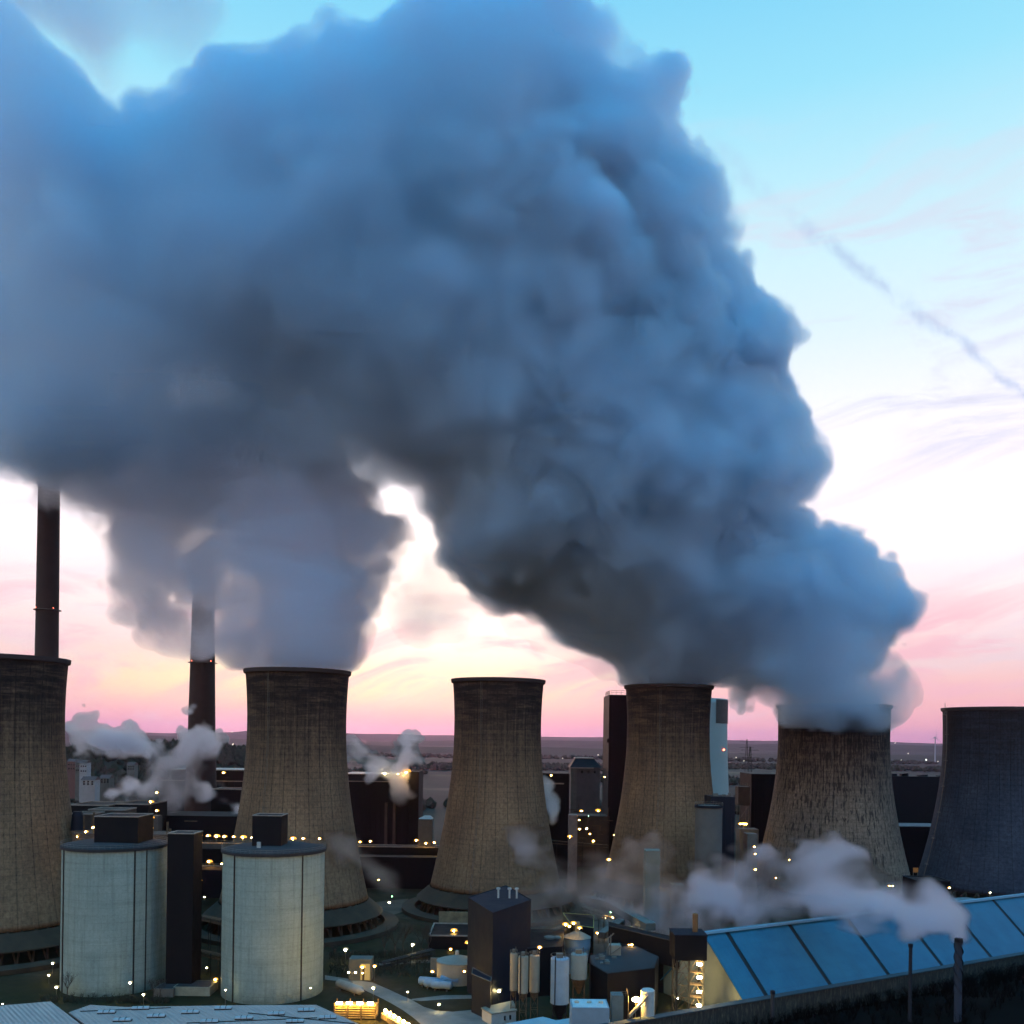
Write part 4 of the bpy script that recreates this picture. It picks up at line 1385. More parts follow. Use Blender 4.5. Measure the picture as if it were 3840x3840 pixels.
cuts = [T0 - 0.6, 0, 29.3, 58.6, 88, 117.3, 146.6, 176, 205, T1_]
for i in range(len(cuts) - 1):
    w_ = 0.95
    t0 = cuts[i] + (w_ if i else 0)
    t1 = cuts[i + 1] - (w_ if i < len(cuts) - 2 else 0)
    slope(t0, t1, 0.0, ZR, HW + 1.2, ZE - 1.0).build('roof_panel', M_ROOFB, root)
    if i:
        slope(cuts[i] - w_ + .01, cuts[i] + w_ - .01, 0.0, ZR - .3, HW + 1.2, ZE - 1.3).build('roof_strip', mat('strip_black', (0.012, 0.011, 0.012), var=0.2), root)
slope(T0 - .6, T1_, -0.02, ZR, -HW - 3.2, ZE - 3.0).build('roof_back', M_ROOFB, root)
MB().add([hp(T0 - .7, -0.9, ZR + .05), hp(T1_, -0.9, ZR + .05), hp(T1_, 0.9, ZR + .05), hp(T0 - .7, 0.9, ZR + .05), hp(T0 - .7, -0.7, ZR + .9), hp(T1_, -0.7, ZR + .9), hp(T1_, 0.7, ZR + .9), hp(T0 - .7, 0.7, ZR + .9)],
         [(3, 2, 1, 0), (4, 5, 6, 7), (0, 1, 5, 4), (1, 2, 6, 5), (2, 3, 7, 6), (3, 0, 4, 7)]).build('ridge_cap', mat('ridge_sheet', (0.16, 0.27, 0.33), var=0.1), root)

# head house on the lattice tower at the gable
LX, LD = 2600, 292
root = thing('lattice_tower', 'open steel lattice tower lit yellow in front of the gable of the blue hall', 'tower', (xat(LX, LD), LD, 0))
w2 = (xat(2650, LD) - xat(2550, LD)) / 2
zl = zat(LX, 3600, LD)
for (x, y) in ((-w2, 0), (-0.3, 0), (w2, 0), (-w2, 7), (w2, 7)):
    MB().box(x - .28, x + .28, y - .28, y + .28, 0.02, zl).build('leg', M_DSTEEL, root)
mb = MB()
nb = 5
for (xa, xb) in ((-w2, -0.3), (-0.3, w2)):
    for i in range(nb):
        za, zb_ = 0.5 + (zl - .5) * i / nb, 0.5 + (zl - .5) * (i + 1) / nb
        mb.bar((xa, 0, zb_), (xb, 0, zb_ - .4), .12, 4)
        mb.bar((xa, 0, za), ((xa + xb) / 2, 0, zb_), .11, 4)
        mb.bar(((xa + xb) / 2, 0, zb_), (xb, 0, za), .11, 4)
        mb.bar((xa, 7, za), (xb, 7, zb_), .11, 4)
for i in range(nb):
    za, zb_ = 0.5 + (zl - .5) * i / nb, 0.5 + (zl - .5) * (i + 1) / nb
    for x in (-w2, w2):
        mb.bar((x, 0, za), (x, 7, zb_), .11, 4)
        mb.bar((x, 0, zb_), (x, 7, zb_), .11, 4)
    mb.box(-0.2, w2 - .3, 0.6, 3.4, zb_ - .35, zb_ - .25)
mb.build('bracing', M_RUST, root)
for Y in (3617, 3666, 3720, 3771):
    z = zat(2636, Y, LD - 1)
    x = xat(2636, LD - 1) - root.location.x
    MB().box(x - .75, x + .65, -1.2, -.6, z - .28, z + .28).build('lamp', L_WHITE, root)
    MB().bar((x + .3, -.6, z), (w2, 0, z - 1.2), .08, 4).build('lamp_bracket', M_DSTEEL, root)
root = thing('head_house', 'black box head house sitting on the lattice tower beside the blue roof', 'building', (xat(LX, LD), LD, zl + .02))
zt = zat(LX, 3508, LD) - zl
w3 = (xat(2656, LD) - xat(2536, LD)) / 2
MB().box(-w3, w3, -1, 9, 0, zt).build('wall', M_BLACK, root)
MB().box(-w3 - .2, w3 + .2, -1.2, 9.2, zt + .01, zt + .35).build('roof', M_NAVY, root)
x = xat(2617, LD + 4) - root.location.x
MB().lathe([(.9, zt + .36), (.9, zt + 6), (.7, zt + 6.2)], 16, x, 4).build('vent_pipe', mat('orange_rust', (0.22, 0.10, 0.035), var=0.25), root)

# front wall along the eave
root = thing('retaining_wall', 'long stained concrete retaining wall below the eave of the blue hall', 'wall', (WA.x, WA.y, 0))
V = []
for t_ in (-95, 215):
    for s_ in (-1.6, 0.6):
        for z in (0.03, 8.6):
            V.append((HDX * t_ + PX_ * s_, HDY * t_ + PY_ * s_, z))
mw = bpy.data.materials.new('stained_wall')
mw.use_nodes = True
t = NT(mw.node_tree)
o_ = t.node('ShaderNodeTexCoord').outputs['Object']
x_, y_, z_ = t.sep(o_)
al = t.m('ADD', t.m('MULTIPLY', x_, HDX), t.m('MULTIPLY', y_, HDY))
vv = t.comb(t.m('MULTIPLY', al, 0.5), t.m('MULTIPLY', z_, 0.12), 0.0)
st = t.noise(vv, 2.2, 6, 0.7)
cc_ = t.ramp(st, [(0.30, (0.012, 0.014, 0.012, 1)), (0.48, (0.018, 0.017, 0.012, 1)), (0.62, (0.055, 0.048, 0.034, 1)), (0.75, (0.12, 0.10, 0.07, 1))])
t.put(t.n['Principled BSDF'].inputs['Base Color'], cc_)
t.n['Principled BSDF'].inputs['Roughness'].default_value = 0.95
MB().add(V, [(0, 1, 3, 2), (4, 6, 7, 5), (0, 4, 5, 1), (2, 3, 7, 6), (1, 5, 7, 3), (0, 2, 6, 4)]).build('wall', mw, root)
V = []
for t_ in (-95.2, 215):
    for s_ in (-2.0, 0.9):
        for z in (8.61, 8.95):
            V.append((HDX * t_ + PX_ * s_, HDY * t_ + PY_ * s_, z))
MB().add(V, [(0, 1, 3, 2), (4, 6, 7, 5), (0, 4, 5, 1), (2, 3, 7, 6), (1, 5, 7, 3), (0, 2, 6, 4)]).build('coping', mat('wall_coping', (0.035, 0.055, 0.065), var=0.25), root)

# stacks in front of the hall
def px_stack(X, Yt, D, r_, label, strake, m):
    x = xat(X, D)
    zt = zat(X, Yt, D)
    root = thing('stack', label, 'stack', (x, D, 0))
    MB().lathe([(r_, 0.5), (r_, zt), (r_ * .8, zt), (r_ * .8, zt - 2)], 28).build('shaft', m, root)
    MB().lathe([(r_ + .01, zt - 1.0), (r_ + .16, zt - 1.0), (r_ + .16, zt), (r_ + .01, zt)], 28, closed=True).build('collar', M_NAVY, root)
    if strake:
        for ph in (0, 2.09, 4.19):
            mb = MB()
            last = None
            for i in range(60):
                z = zt - 1.2 - i * 0.25
                t = ph + i * 0.16
                p = (r_ * math.cos(t), r_ * math.sin(t), z)
                q = ((r_ + .32) * math.cos(t), (r_ + .32) * math.sin(t), z)
                p2 = (p[0], p[1], z - .1)
                q2 = (q[0], q[1], z - .1)
                if last:
                    mb.add([*last, p, q, q2, p2], [(0, 1, 5, 4), (3, 2, 6, 7), (1, 2, 6, 5)])
                last = (p, q, q2, p2)
            mb.build('helical_strake', M_NAVY, root)
    return root


px_stack(3606, 3519, 268, 1.02, 'steel stack with spiral fins that feeds the long steam trail', True, mat('stack_grey', (0.022, 0.032, 0.050), var=0.15))
px_stack(3426, 3540, 272, 0.5, 'thin dark plain stack left of the spiral finned one', False, mat('stack_dark', (0.012, 0.014, 0.02), var=0.15))
px_stack(2911, 3715, 285, 0.6, 'short dark stub stack at the left end of the embankment', False, mat('stack_dark2', (0.03, 0.03, 0.035), var=0.15))

# small things in front of the black building
b = block('filter_cabinet', 'grey steel cabinet with a railed top left of the lit inclined conveyor', 'machine', 2308, 2352, 3734, 268, 4, mat('cabinet_grey', (0.13, 0.15, 0.14), var=0.2))
mb = MB()
w2 = b['w2']
rail(mb, [(-w2, 0.05, b['zt']), (w2 + 1.4, 0.05, b['zt'])], 1.2, .05, .8)
rail(mb, [(w2 + 1.4, 0.05, b['zt']), (w2 + 1.4, 4, b['zt'])], 1.2, .05, .8)
mb.bar((w2 + 1.4, .05, 0), (w2 + 1.4, .05, b['zt']), .1, 5)
mb.build('railing', M_STEEL, b)
x = xat(2442, 270)
root = thing('small_silo', 'small white silo with a glowing doorway beside the inclined conveyor', 'silo', (x, 270, 0))
zt = zat(2442, 3716, 268)
MB().lathe([(2.05, 0.05), (2.05, zt - .4), (1.6, zt)], 32).build('shell', M_WHITE, root)
o = MB().box(-.55, .55, -.16, .05, zt - 4.4, zt - 1.3).build('doorway', emit_mat('glowing_doorway', (1.0, 0.60, 0.16), 3.0), root)
o.location = (-1.45, -1.45, 0)
o.rotation_euler = (0, 0, R(-45))
pa, pb = P(2360, 3815, 266), P(2428, 3742, 268)
root = thing('inclined_conveyor', 'lit inclined conveyor rising to the small white silo', 'conveyor', (pa.x, pa.y, 0))
d = pb - pa
a0 = Vector((0, 0, pa.z))
mb = MB()
sd = Vector((0, 0.8, 0))
up = Vector((0, 0, 0.9))
q = [a0 - sd, a0 + sd, a0 + d + sd, a0 + d - sd]
mb.add(q + [v + up for v in q], [(3, 2, 1, 0), (4, 5, 6, 7), (0, 1, 5, 4), (1, 2, 6, 5), (2, 3, 7, 6), (3, 0, 4, 7)])
mb.build('casing', M_CREAM, root)
MB().bar((d.x * .6, 0, 0), (d.x * .6, 0, pa.z + d.z * .6), .15, 5).bar((d.x * .15, 0, 0), (d.x * .15, 0, pa.z + d.z * .15), .15, 5).build_each('leg', M_STEEL, root)
root = thing('flood_lamp', 'big blazing sodium floodlight beside the inclined conveyor', 'lamp', (*P(2385, 3748, 269)[:2], 0))
z = P(2385, 3748, 269).z
MB().ball((0, 0, z), 1.15, 12, .6).build('lamp_head', L_WARM, root)
MB().bar((0, .3, 0), (0, .3, z - .3), .1, 6).build('pole', M_STEEL, root)
b = block('roof_house', 'white box with three round vents near the bottom edge', 'building', 2158, 2300, 3780, 262, 9, mat('pale_blue_panel', (0.19, 0.24, 0.27), var=0.1), roof=mat('pale_roof', (0.40, 0.45, 0.44), var=0.1))
for x in (-3.6, 0, 3.4):
    MB().lathe([(.7, b['zt'] + .06), (.7, b['zt'] + .4), (.45, b['zt'] + .6)], 14, x, 5).build('roof_vent', mat('vent_warm', (0.45, 0.36, 0.26)), b)
# pale low roofs at the bottom
def slab(name, label, px, z, m, th=1.0, wallm=None):
    pts = [G(x, y, z) for x, y in px]
    c = sum(pts, Vector()) / len(pts)
    root = thing(name, label, 'building', (c.x, c.y, 0))
    q = [(p.x - c.x, p.y - c.y) for p in pts]
    MB().prism(q, z - .35, z).build('roof', m, root)
    MB().prism([(x * .985, y * .985) for x, y in q], 0.02, z - .36).build('wall', wallm or M_GREYC, root)
    return root


M_ROOFP = mat('pale_blue_roof', (0.24, 0.33, 0.36), rough=0.6, var=0.12, vscale=0.15)
slab('low_building', 'low pale blue roof at the bottom edge in front of the slim silos', [(1810, 3855), (2036, 3812), (2085, 3826), (2250, 3800), (2330, 3850), (2300, 3990), (1780, 3990)], 5, M_ROOFP)

# ================================================================= roofs bottom left
def corrug_mat(name, c0, c1, ang, period=1.1):
    m = bpy.data.materials.new(name)
    m.use_nodes = True
    t = NT(m.node_tree)
    b = t.n['Principled BSDF']
    o = t.node('ShaderNodeTexCoord').outputs['Object']
    x, y, z = t.sep(o)
    u = t.m('ADD', t.m('MULTIPLY', x, math.cos(ang)), t.m('MULTIPLY', y, math.sin(ang)))
    v = t.m('ADD', t.m('MULTIPLY', x, -math.sin(ang)), t.m('MULTIPLY', y, math.cos(ang)))
    st = t.noise(t.comb(t.m('MULTIPLY', u, 1.6), t.m('MULTIPLY', v, 0.12), 0.0), 1.0, 4, 0.6)
    lg = t.noise(o, 0.08, 4, 0.6)
    c = t.mix(t.rng(st, 0.35, 0.65), (*c0, 1), (*c1, 1))
    c = t.mix(t.rng(lg, 0.5, 0.75, 0, 0.5), c, (c1[0] * 1.25, c1[1] * 1.1, c1[2] * 0.95, 1))
    t.put(b.inputs['Base Color'], c)
    b.inputs['Roughness'].default_value = 0.6
    bp = t.node('ShaderNodeBump')
    bp.inputs['Strength'].default_value = 0.5
    bp.inputs['Distance'].default_value = 0.1
    t.put(bp.inputs['Height'], t.m('SINE', t.m('MULTIPLY', u, 2 * math.pi / period)))
    t.l.new(bp.outputs[0], b.inputs['Normal'])
    return m


ROOFC = corrug_mat('corrugated_blue_grey_roof', (0.30, 0.185, 0.16), (0.40, 0.26, 0.215), R(40))
main = slab('workshop_hall', 'wide blue grey corrugated hall roof with rows of skylights at bottom left', [(258, 3796), (338, 3768), (470, 3776), (840, 3770), (1186, 3768), (1345, 3840), (1560, 3990), (520, 3990)], 14, ROOFC)
slab('workshop_hall', 'blue grey roof corner at the very bottom left of the photo', [(-160, 3790), (0, 3771), (190, 3755), (330, 3862), (440, 3990), (-200, 3990)], 14.5, ROOFC)


def crop_xy(ox, oy, x, y): return (ox + x * .4969, oy + y * .4969)


def skylight(X, Y, label, z=14.0):
    p = G(X, Y, z)
    root = thing('skylight', label, 'skylight', (p.x, p.y, z), R(8), group='pale skylights on the bottom left hall roof')
    MB().box(-2.3, 2.3, -.75, .75, 0.01, .3).build('kerb', M_DSTEEL, root)
    mb = MB()
    n = 8
    V = [(x, .7 * math.cos(math.pi * i / n), .31 + .55 * math.sin(math.pi * i / n)) for x in (-2.2, 2.2) for i in range(n + 1)]
    Fc = [(i, i + 1, n + 2 + i, n + 1 + i) for i in range(n)] + [tuple(range(n + 1))[::-1], tuple(range(n + 1, 2 * n + 2)), (0, n + 1, 2 * n + 1, n)]
    mb.add(V, Fc).build('dome', mat('skylight_dome', (0.34, 0.33, 0.32), rough=0.35, var=0.08), root)
    for x in (-.75, .75):
        MB().box(x - .05, x + .05, -.74, .74, .32, .93).build('rib', M_DSTEEL, root)
    return root


sk = [crop_xy(0, 3120, 805, 1368), crop_xy(0, 3120, 1062, 1338), crop_xy(0, 3120, 925, 1427), crop_xy(0, 3120, 1180, 1398), crop_xy(0, 3120, 1437, 1368), crop_xy(0, 3120, 1685, 1338),
      crop_xy(0, 3120, 1842, 1412), crop_xy(0, 3120, 1580, 1438), crop_xy(960, 3120, 152, 1380), crop_xy(960, 3120, 380, 1352), crop_xy(960, 3120, 295, 1436), crop_xy(960, 3120, 540, 1408)]
plc = ['leftmost in the back row', 'second from the left in the back row', 'leftmost in the row nearest the bottom edge', 'second from the left in the middle row', 'third in the middle row', 'third in the back row',
       'fourth in the middle row below the right tank', 'third in the row nearest the bottom edge', 'fifth in the middle row', 'fourth and last in the back row', 'fourth in the row nearest the bottom edge', 'rightmost of all near the roof corner']
for (X, Y), pz in zip(sk, plc):
    skylight(X, Y, 'domed skylight on the corrugated roof, ' + pz)
# drain lines across the roof
for k, (A, B) in enumerate((((300, 3794), (640, 3780)), ((700, 3838), (1190, 3818)), ((930, 3800), (1330, 3840)))):
    a, b_ = G(*A, 14.0), G(*B, 14.0)
    o = MB().bar((0, 0, .12), (b_.x - a.x, b_.y - a.y, .12), .14, 5).build('gutter', M_DSTEEL)
    o.location = (a.x, a.y, 14.0)
    tag(o, 'thin dark gutter line ' + ('at the left end of', 'along the bottom of', 'across the right part of')[k] + ' the corrugated hall roof', 'gutter')

def pipe_rack(X0, Y0, X1, Y1, D0, D1, label, m=None):
    a, b_ = P(X0, Y0, D0), P(X1, Y1, D1)
    root = thing('pipe_rack', label, 'pipe rack', (a.x, a.y, 0), group='pipe racks')
    d = b_ - a
    sd = Vector((-d.y, d.x, 0)).normalized()
    mb = MB()
    for k, (o, z, r_) in enumerate(((-1.2, 0, .28), (-.5, .1, .18), (.2, 0, .38), (1.0, 0, .22), (-.8, -1.6, .2), (.4, -1.6, .3))):
        mb.bar(Vector((0, 0, a.z + z)) + sd * o, d + Vector((0, 0, a.z + z)) + sd * o, r_, 8)
    mb.build_each('pipe', m or M_STEEL, root)
    mb = MB()
    n = max(2, int(d.length / 7))
    for i in range(n + 1):
        p = d * (i / n) + Vector((0, 0, a.z))
        for s_ in (-1.6, 1.6):
            q = p + sd * s_
            mb.bar((q.x, q.y, 0), (q.x, q.y, q.z + .3), .14, 5)
    mb.build_each('post', M_DSTEEL, root)
    return root


pipe_rack(1430, 3610, 1620, 3560, 350, 372, 'pipe rack crossing the dark yard below the middle cooling tower', M_DSTEEL)
pipe_rack(2060, 3490, 2150, 3460, 372, 392, 'pipe rack left of the ribbed cone roof')
pipe_rack(735, 3430, 842, 3452, 380, 360, 'rusty pipe rack low between the two storage tanks', M_RUST)
pipe_rack(735, 3560, 842, 3585, 350, 335, 'lower rusty pipe rack between the storage tanks', M_RUST)
pipe_rack(2190, 3400, 2320, 3440, 410, 395, 'pipe rack right of the middle cooling tower foot')
pipe_rack(2040, 3150, 2280, 3170, 560, 560, 'long pipe rack below the hip roofed bunker', M_RUST)
pipe_rack(610, 3150, 720, 3170, 430, 430, 'rusty pipe rack behind the black lift tower', M_RUST)

# ================================================================= lamps
def lamp(X, Yt, place, Yf=None, D=None, kind='c', heads=1, size=1.0, grp='street lamps about the plant', h=None):
    """a mast lamp standing on the ground (Yf: row of its foot) or a fitting on a short post at distance D"""
    adj = {'w': 'yellow', 'c': 'white', 'g': 'green', 'r': 'red'}[kind]
    if Yf is not None:
        g = G(X, Yf)
        z0, D = 0.0, g.y
        z = zat(X, Yt, D)
        hh = z
    else:
        p = P(X, Yt, D)
        g, z = p, p.z
        hh = h or 1.6
        z0 = z - hh
    root = thing('street_lamp' if Yf is not None else 'lamp_post', f'{adj} {"double " if heads == 2 else ""}lamp {place}', 'lamp', (g[0], g[1], z0), group=grp)
    MB().bar((0, 0, 0), (0, 0, hh), 0.11 if hh > 4 else 0.06, 6, 0.07 if hh > 4 else 0.05).build('pole', M_STEEL, root)
    r_ = size * max(0.30, 0.00110 * D) * random.uniform(0.5, 1.3)
    for k in range(heads):
        dx = (0.0 if heads == 1 else (-1.1 if k == 0 else 1.1) * size * D / 300)
        if heads == 2:
            MB().bar((0, 0, hh), (dx, 0, hh + .15), .07, 5).build('arm', M_STEEL, root)
        MB().ball((dx, -.2, hh + .1), r_, 8, .75).build('lamp_head', LM[kind], root)
        if kind in 'wc':
            MB().lathe([(r_ * (2.7 if kind == 'w' else 1.9), hh - r_ * .25), (r_ * 2.1, hh + .1 + r_ * .9), (r_ * .5, hh + .1 + r_ * 1.35)], 12, dx, .15 + r_).build('halo_bowl', HALO_AMBER if kind == 'w' else HALO_PALE, root)  # added glowing bowl behind the bulb, imitates its halo
    return root


# around the left tank
lamp(197, 3613, 'on the dark ground left of the left tank, farthest of three', Yf=3650)
lamp(183, 3658, 'on the dark ground left of the left tank, middle of three', Yf=3690)
lamp(211, 3703, 'on the dark ground left of the left tank, nearest of three', Yf=3745)
lamp(10, 3765, 'tiny at the left edge just above the roof corner', D=300, size=.7)
lamp(487, 3686, 'standing against the foot of the left storage tank', Yf=3748)
lamp(538, 3731, 'just right of the tank foot above the corrugated roof', Yf=3772)
lamp(845, 3713, 'at the lower left edge of the right storage tank', Yf=3765)
lamp(807, 3674, 'at the corner of the low yellow lit annex', Yf=3712, kind='w')
lamp(776, 3630, 'on the truss right of the black lift tower', D=340, h=3)
lamp(745, 3302, 'on the tall lit mast between the two storage tanks', Yf=3520, kind='w')
lamp(767, 3365, 'small, low beside the tall mast between the tanks', D=395)
lamp(1165, 3706, 'small, low on the right storage tank', D=300, size=.6)
for i, (X, Y) in enumerate(((725, 3226), (784, 3232), (832, 3240))):
    lamp(X, Y, 'on the pipe bridge between the tanks, ' + ('left', 'middle', 'right')[i] + ' one', D=369, kind='w', size=1.0)
for i, X in enumerate((752, 780, 812, 841, 876, 911, 944)):
    lamp(X, 3134 + i * 1.3, 'on the bridge between the tank tops, number %s from the left' % ('one', 'two', 'three', 'four', 'five', 'six', 'seven')[i], D=349, kind='w', h=2.2, grp='lamps along the tank bridge')
for i, X in enumerate((1098, 1137, 1198)):
    lamp(X, 3146, 'on the bridge right of the narrow head house, ' + ('left', 'middle', 'right')[i] + ' one', D=349, kind='w', h=2.4, size=1.1, grp='lamps along the tank bridge')
for i, (X, Y, pz, s_) in enumerate(((322, 3120, 'large and low beside the left cooling tower', 1.3), (350, 3104, 'bright, above the large one beside the left cooling tower', 1.2), (384, 3083, 'high up touching the left side of the wide head house', 1.0),
                                    (386, 3115, 'low down touching the left side of the wide head house', 1.0), (547, 3124, 'low down on the right side of the wide head house', 1.3), (566, 3008, 'topmost in the steam above the pipe tower', 1.0),
                                    (588, 3041, 'upper right on the lit pipe tower', 1.0), (570, 3067, 'in the upper middle of the lit pipe tower', .8), (570, 3106, 'in the lower middle of the lit pipe tower', .8))):
    lamp(X, Y, pz, D=366 if i not in (5,) else 390, kind='w', size=s_, h=2.5, grp='lamps behind the left tank')
lamp(571, 3121, 'at the foot of the lit pipe tower', D=366, kind='g', size=.7, grp='lamps behind the left tank')
lamp(588, 2973, 'high behind the steam puff over the black halls', D=470, kind='w', size=1.0)
lamp(838, 2898, 'on the wide left boiler house roof', D=638, kind='w', size=.8)
# between towers 2 and 3
for i, X in enumerate((1350, 1389, 1561, 1597, 1628)):
    lamp(X, (3158, 3156, 3152, 3163, 3160)[i], 'on the long gallery left of the middle tower, number %s from the left' % ('one', 'two', 'three', 'four', 'five')[i], D=555, kind='w', h=2.5, size=.9, grp='lamps on the long gallery')
lamp(1523, 2893, 'big flare on the second boiler house roof', D=612, kind='w', size=1.6)
lamp(1443, 2902, 'small, left on the second boiler house roof', D=612, size=.7)
lamp(1493, 2904, 'tiny, middle on the second boiler house roof', D=612, size=.5)
lamp(1470, 3362, 'small, in the gap between the second and middle towers', D=450, kind='g', size=.6)
lamp(1460, 3385, 'low in the gap between the second and middle towers', D=440, size=.8)
# yard
lamp(1295, 3562, 'on the dark lawn right of the right storage tank', Yf=3612)
lamp(1547, 3544, 'on a tall pole before the bare trees', Yf=3596)
lamp(1320, 3648, 'left of the small house with the lit doorway', Yf=3690, heads=2)
lamp(1359, 3627, 'upper left beside the lit doorway', D=331, kind='w', size=.9)
lamp(1360, 3650, 'lower left beside the lit doorway', D=331, kind='w', size=.8)
lamp(1404, 3624, 'right of the lit doorway', Yf=3678, kind='w')
lamp(1399, 3706, 'on the curving road below the lit doorway', Yf=3762)
lamp(1528, 3721, 'at the bend of the road with its pole in shade', Yf=3758)
lamp(1646, 3768, 'by the road nearest the bottom edge', Yf=3796)
lamp(1741, 3644, 'on the wall of the round pale tank', D=314.5, kind='w', size=1.3, h=.8)
lamp(1702, 3491, 'on the parapet of the black flat roofed building', D=395, kind='w', size=1.3)
lamp(1757, 3537, 'high on the left edge of the navy block', D=345, kind='w', size=1.3, h=3)
lamp(1621, 3645, 'shaded, left edge of the round pale tank', D=335, kind='w', size=.9)
lamp(1871, 3717, 'at the foot of the navy block', D=300, size=1.2, h=3)
lamp(2024, 3554, 'on top of the rightmost slim silo', D=290, kind='w', size=1.3, h=1.5)
for i, (X, Y) in enumerate(((2121, 3468), (2135, 3475), (2151, 3463), (2174, 3481))):
    lamp(X, Y, 'above the ribbed cone roof, ' + ('leftmost', 'second', 'third and highest', 'rightmost') [i] + ' of four', D=346, size=1.2 if i != 1 else .8, h=3.5, kind='w', grp='floodlights over the cone roof')
lamp(2283, 3440, 'tall, between the cone roof and the steam', Yf=3512, heads=2, kind='w', size=1.1)
lamp(2290, 3421, 'above the tall double lamp', D=400, kind='g', size=.6)
lamp(2367, 3478, 'small, on the frame behind the belt gallery', D=362, size=.6)
lamp(2411, 3491, 'at the left foot of the pale square tower', D=357, size=1.0)
lamp(2357, 3543, 'left of a close pair on the belt gallery wall', D=326, size=.6, kind='w')
lamp(2369, 3544, 'right of a close pair on the belt gallery wall', D=326, size=.7, kind='w')
lamp(2538, 3743, 'low before the gable left of the lattice tower', Yf=3778, size=1.1)
lamp(2283, 3225, 'dim in the drifting steam above the sloping conveyor', D=440, kind='w', size=.8, h=4)
lamp(2137, 3138, 'at the foot of the short pink grey tower', D=520, kind='w', size=.9)
lamp(2829, 3176, 'string top on the mast inside the steam', D=420, kind='w', size=.8, h=18)
lamp(2832, 3203, 'string middle on the mast inside the steam', D=420, kind='w', size=.7, h=2)
lamp(2832, 3262, 'string bottom on the mast inside the steam', D=420, kind='w', size=.7, h=2)
lamp(2909, 3293, 'small, at the foot of the streaked cooling tower', D=455, kind='w', size=.8)
lamp(3335, 3323, 'left of a close pair seen over the steam trail', D=440, kind='w', size=.6)
lamp(3347, 3323, 'right of a close pair seen over the steam trail', D=440, kind='w', size=.6)
lamp(3738, 3297, 'tall, over the blue roof ridge at the far right', Yf=3400, heads=2, kind='w')
lamp(3712, 3349, 'small, left of the tall double lamp at the far right', D=405, size=.9)
for i, (X, Y, D_, pz, s_) in enumerate(((640, 3190, 470, 'small, in the dark right of the lit pipe tower', .6), (600, 3095, 420, 'small, right of the lit pipe tower', .7), (290, 3138, 372, 'tiny, on the pipe deck rail by the cooling tower', .6),
                                        (1420, 3300, 520, 'dim, in the dark hollow between second and middle towers', .5), (2240, 3500, 372, 'small, on the house behind the cone roof', .7), (2080, 3480, 380, 'small, left of the four over the cone roof', .6),
                                        (2470, 3330, 380, 'on the right edge of the pale square tower', .8), (2600, 3345, 400, 'dim, right of the slatted tower in the steam', .6), (1790, 3470, 400, 'tiny, left of the navy block roof', .5),
                                        (1690, 3560, 384, 'on the front of the black flat roofed building', .6), (2225, 3155, 560, 'dim, below the hip roofed bunker', .6), (2960, 3225, 450, 'tiny, low on the streaked tower', .5),
                                        (3560, 3330, 440, 'tiny, beside the small black house at right', .6))):
    lamp(X, Y, pz, D=D_, kind='w', size=s_, h=3)
# mid distance cluster
for i, (X, Y, k, s_, pz) in enumerate(((2180, 3042, 'w', 1.3, 'highest, on a pole before the hip roofed bunker'), (2243, 3040, 'w', 1.1, 'far right of the hip roofed bunker cluster'), (2148, 3061, 'w', 1.2, 'wide, leftmost of the bunker cluster'),
                                       (2163, 3060, 'w', .9, 'beside the wide leftmost one of the bunker cluster'), (2207, 3060, 'g', .9, 'alone in the bunker cluster'), (2172, 3076, 'w', .9, 'central in the bunker cluster'),
                                       (2155, 3108, 'w', .7, 'lower left of the bunker cluster'), (2173, 3110, 'w', 1.0, 'lower middle of the bunker cluster'), (2200, 3108, 'c', .9, 'lower right of the bunker cluster'),
                                       (2212, 3128, 'w', 1.0, 'lowest of the bunker cluster'), (2267, 2915, 'w', .8, 'against the left side of the tall black slab'), (2303, 3132, 'w', .7, 'dim at the foot of the tall black slab'),
                                       (2067, 2908, 'w', .8, 'on the black block right of the middle tower'))):
    lamp(X, Y, pz, D=600 if i < 10 else 578, kind=k, size=s_ * .8, h=4, grp='lamps under the hip roofed bunker')
for i, X in enumerate((2776, 2788, 2797)):
    lamp(X, 3090, 'under the trestle by the streaked tower, ' + ('left', 'middle', 'right')[i] + ' of three', D=530, kind='w', size=.8, h=3)

# ================================================================= far things
M_FARW = mat('house_wall_far', (0.30, 0.27, 0.26), var=0.1)
def far_house(X, Y, D, w_, h, label, m):
    p = P(X, Y, D)
    root = thing('house', label, 'house', (p.x, p.y, p.z - h), group='far houses left of the steam puff')
    MB().box(-w_ / 2, w_ / 2, 0, 10, -30, h).build('wall', m, root)
    MB().add([(-w_ / 2 - .4, -.4, h), (w_ / 2 + .4, -.4, h), (w_ / 2 + .4, 10.4, h), (-w_ / 2 - .4, 10.4, h), (-w_ / 2 - .4, 5, h + 3), (w_ / 2 + .4, 5, h + 3)], [(0, 1, 5, 4), (2, 3, 4, 5), (1, 2, 5), (3, 0, 4)]).build('roof', mat('far_roof', (0.10, 0.05, 0.04)), root)
    for k in range(3):
        for z in (h * .3, h * .7):
            MB().box(-w_ * .35 + k * w_ * .3, -w_ * .35 + k * w_ * .3 + 1.5, -.06, -.005, z - .8, z + .8).build('window', M_GLASS, root)
    return root


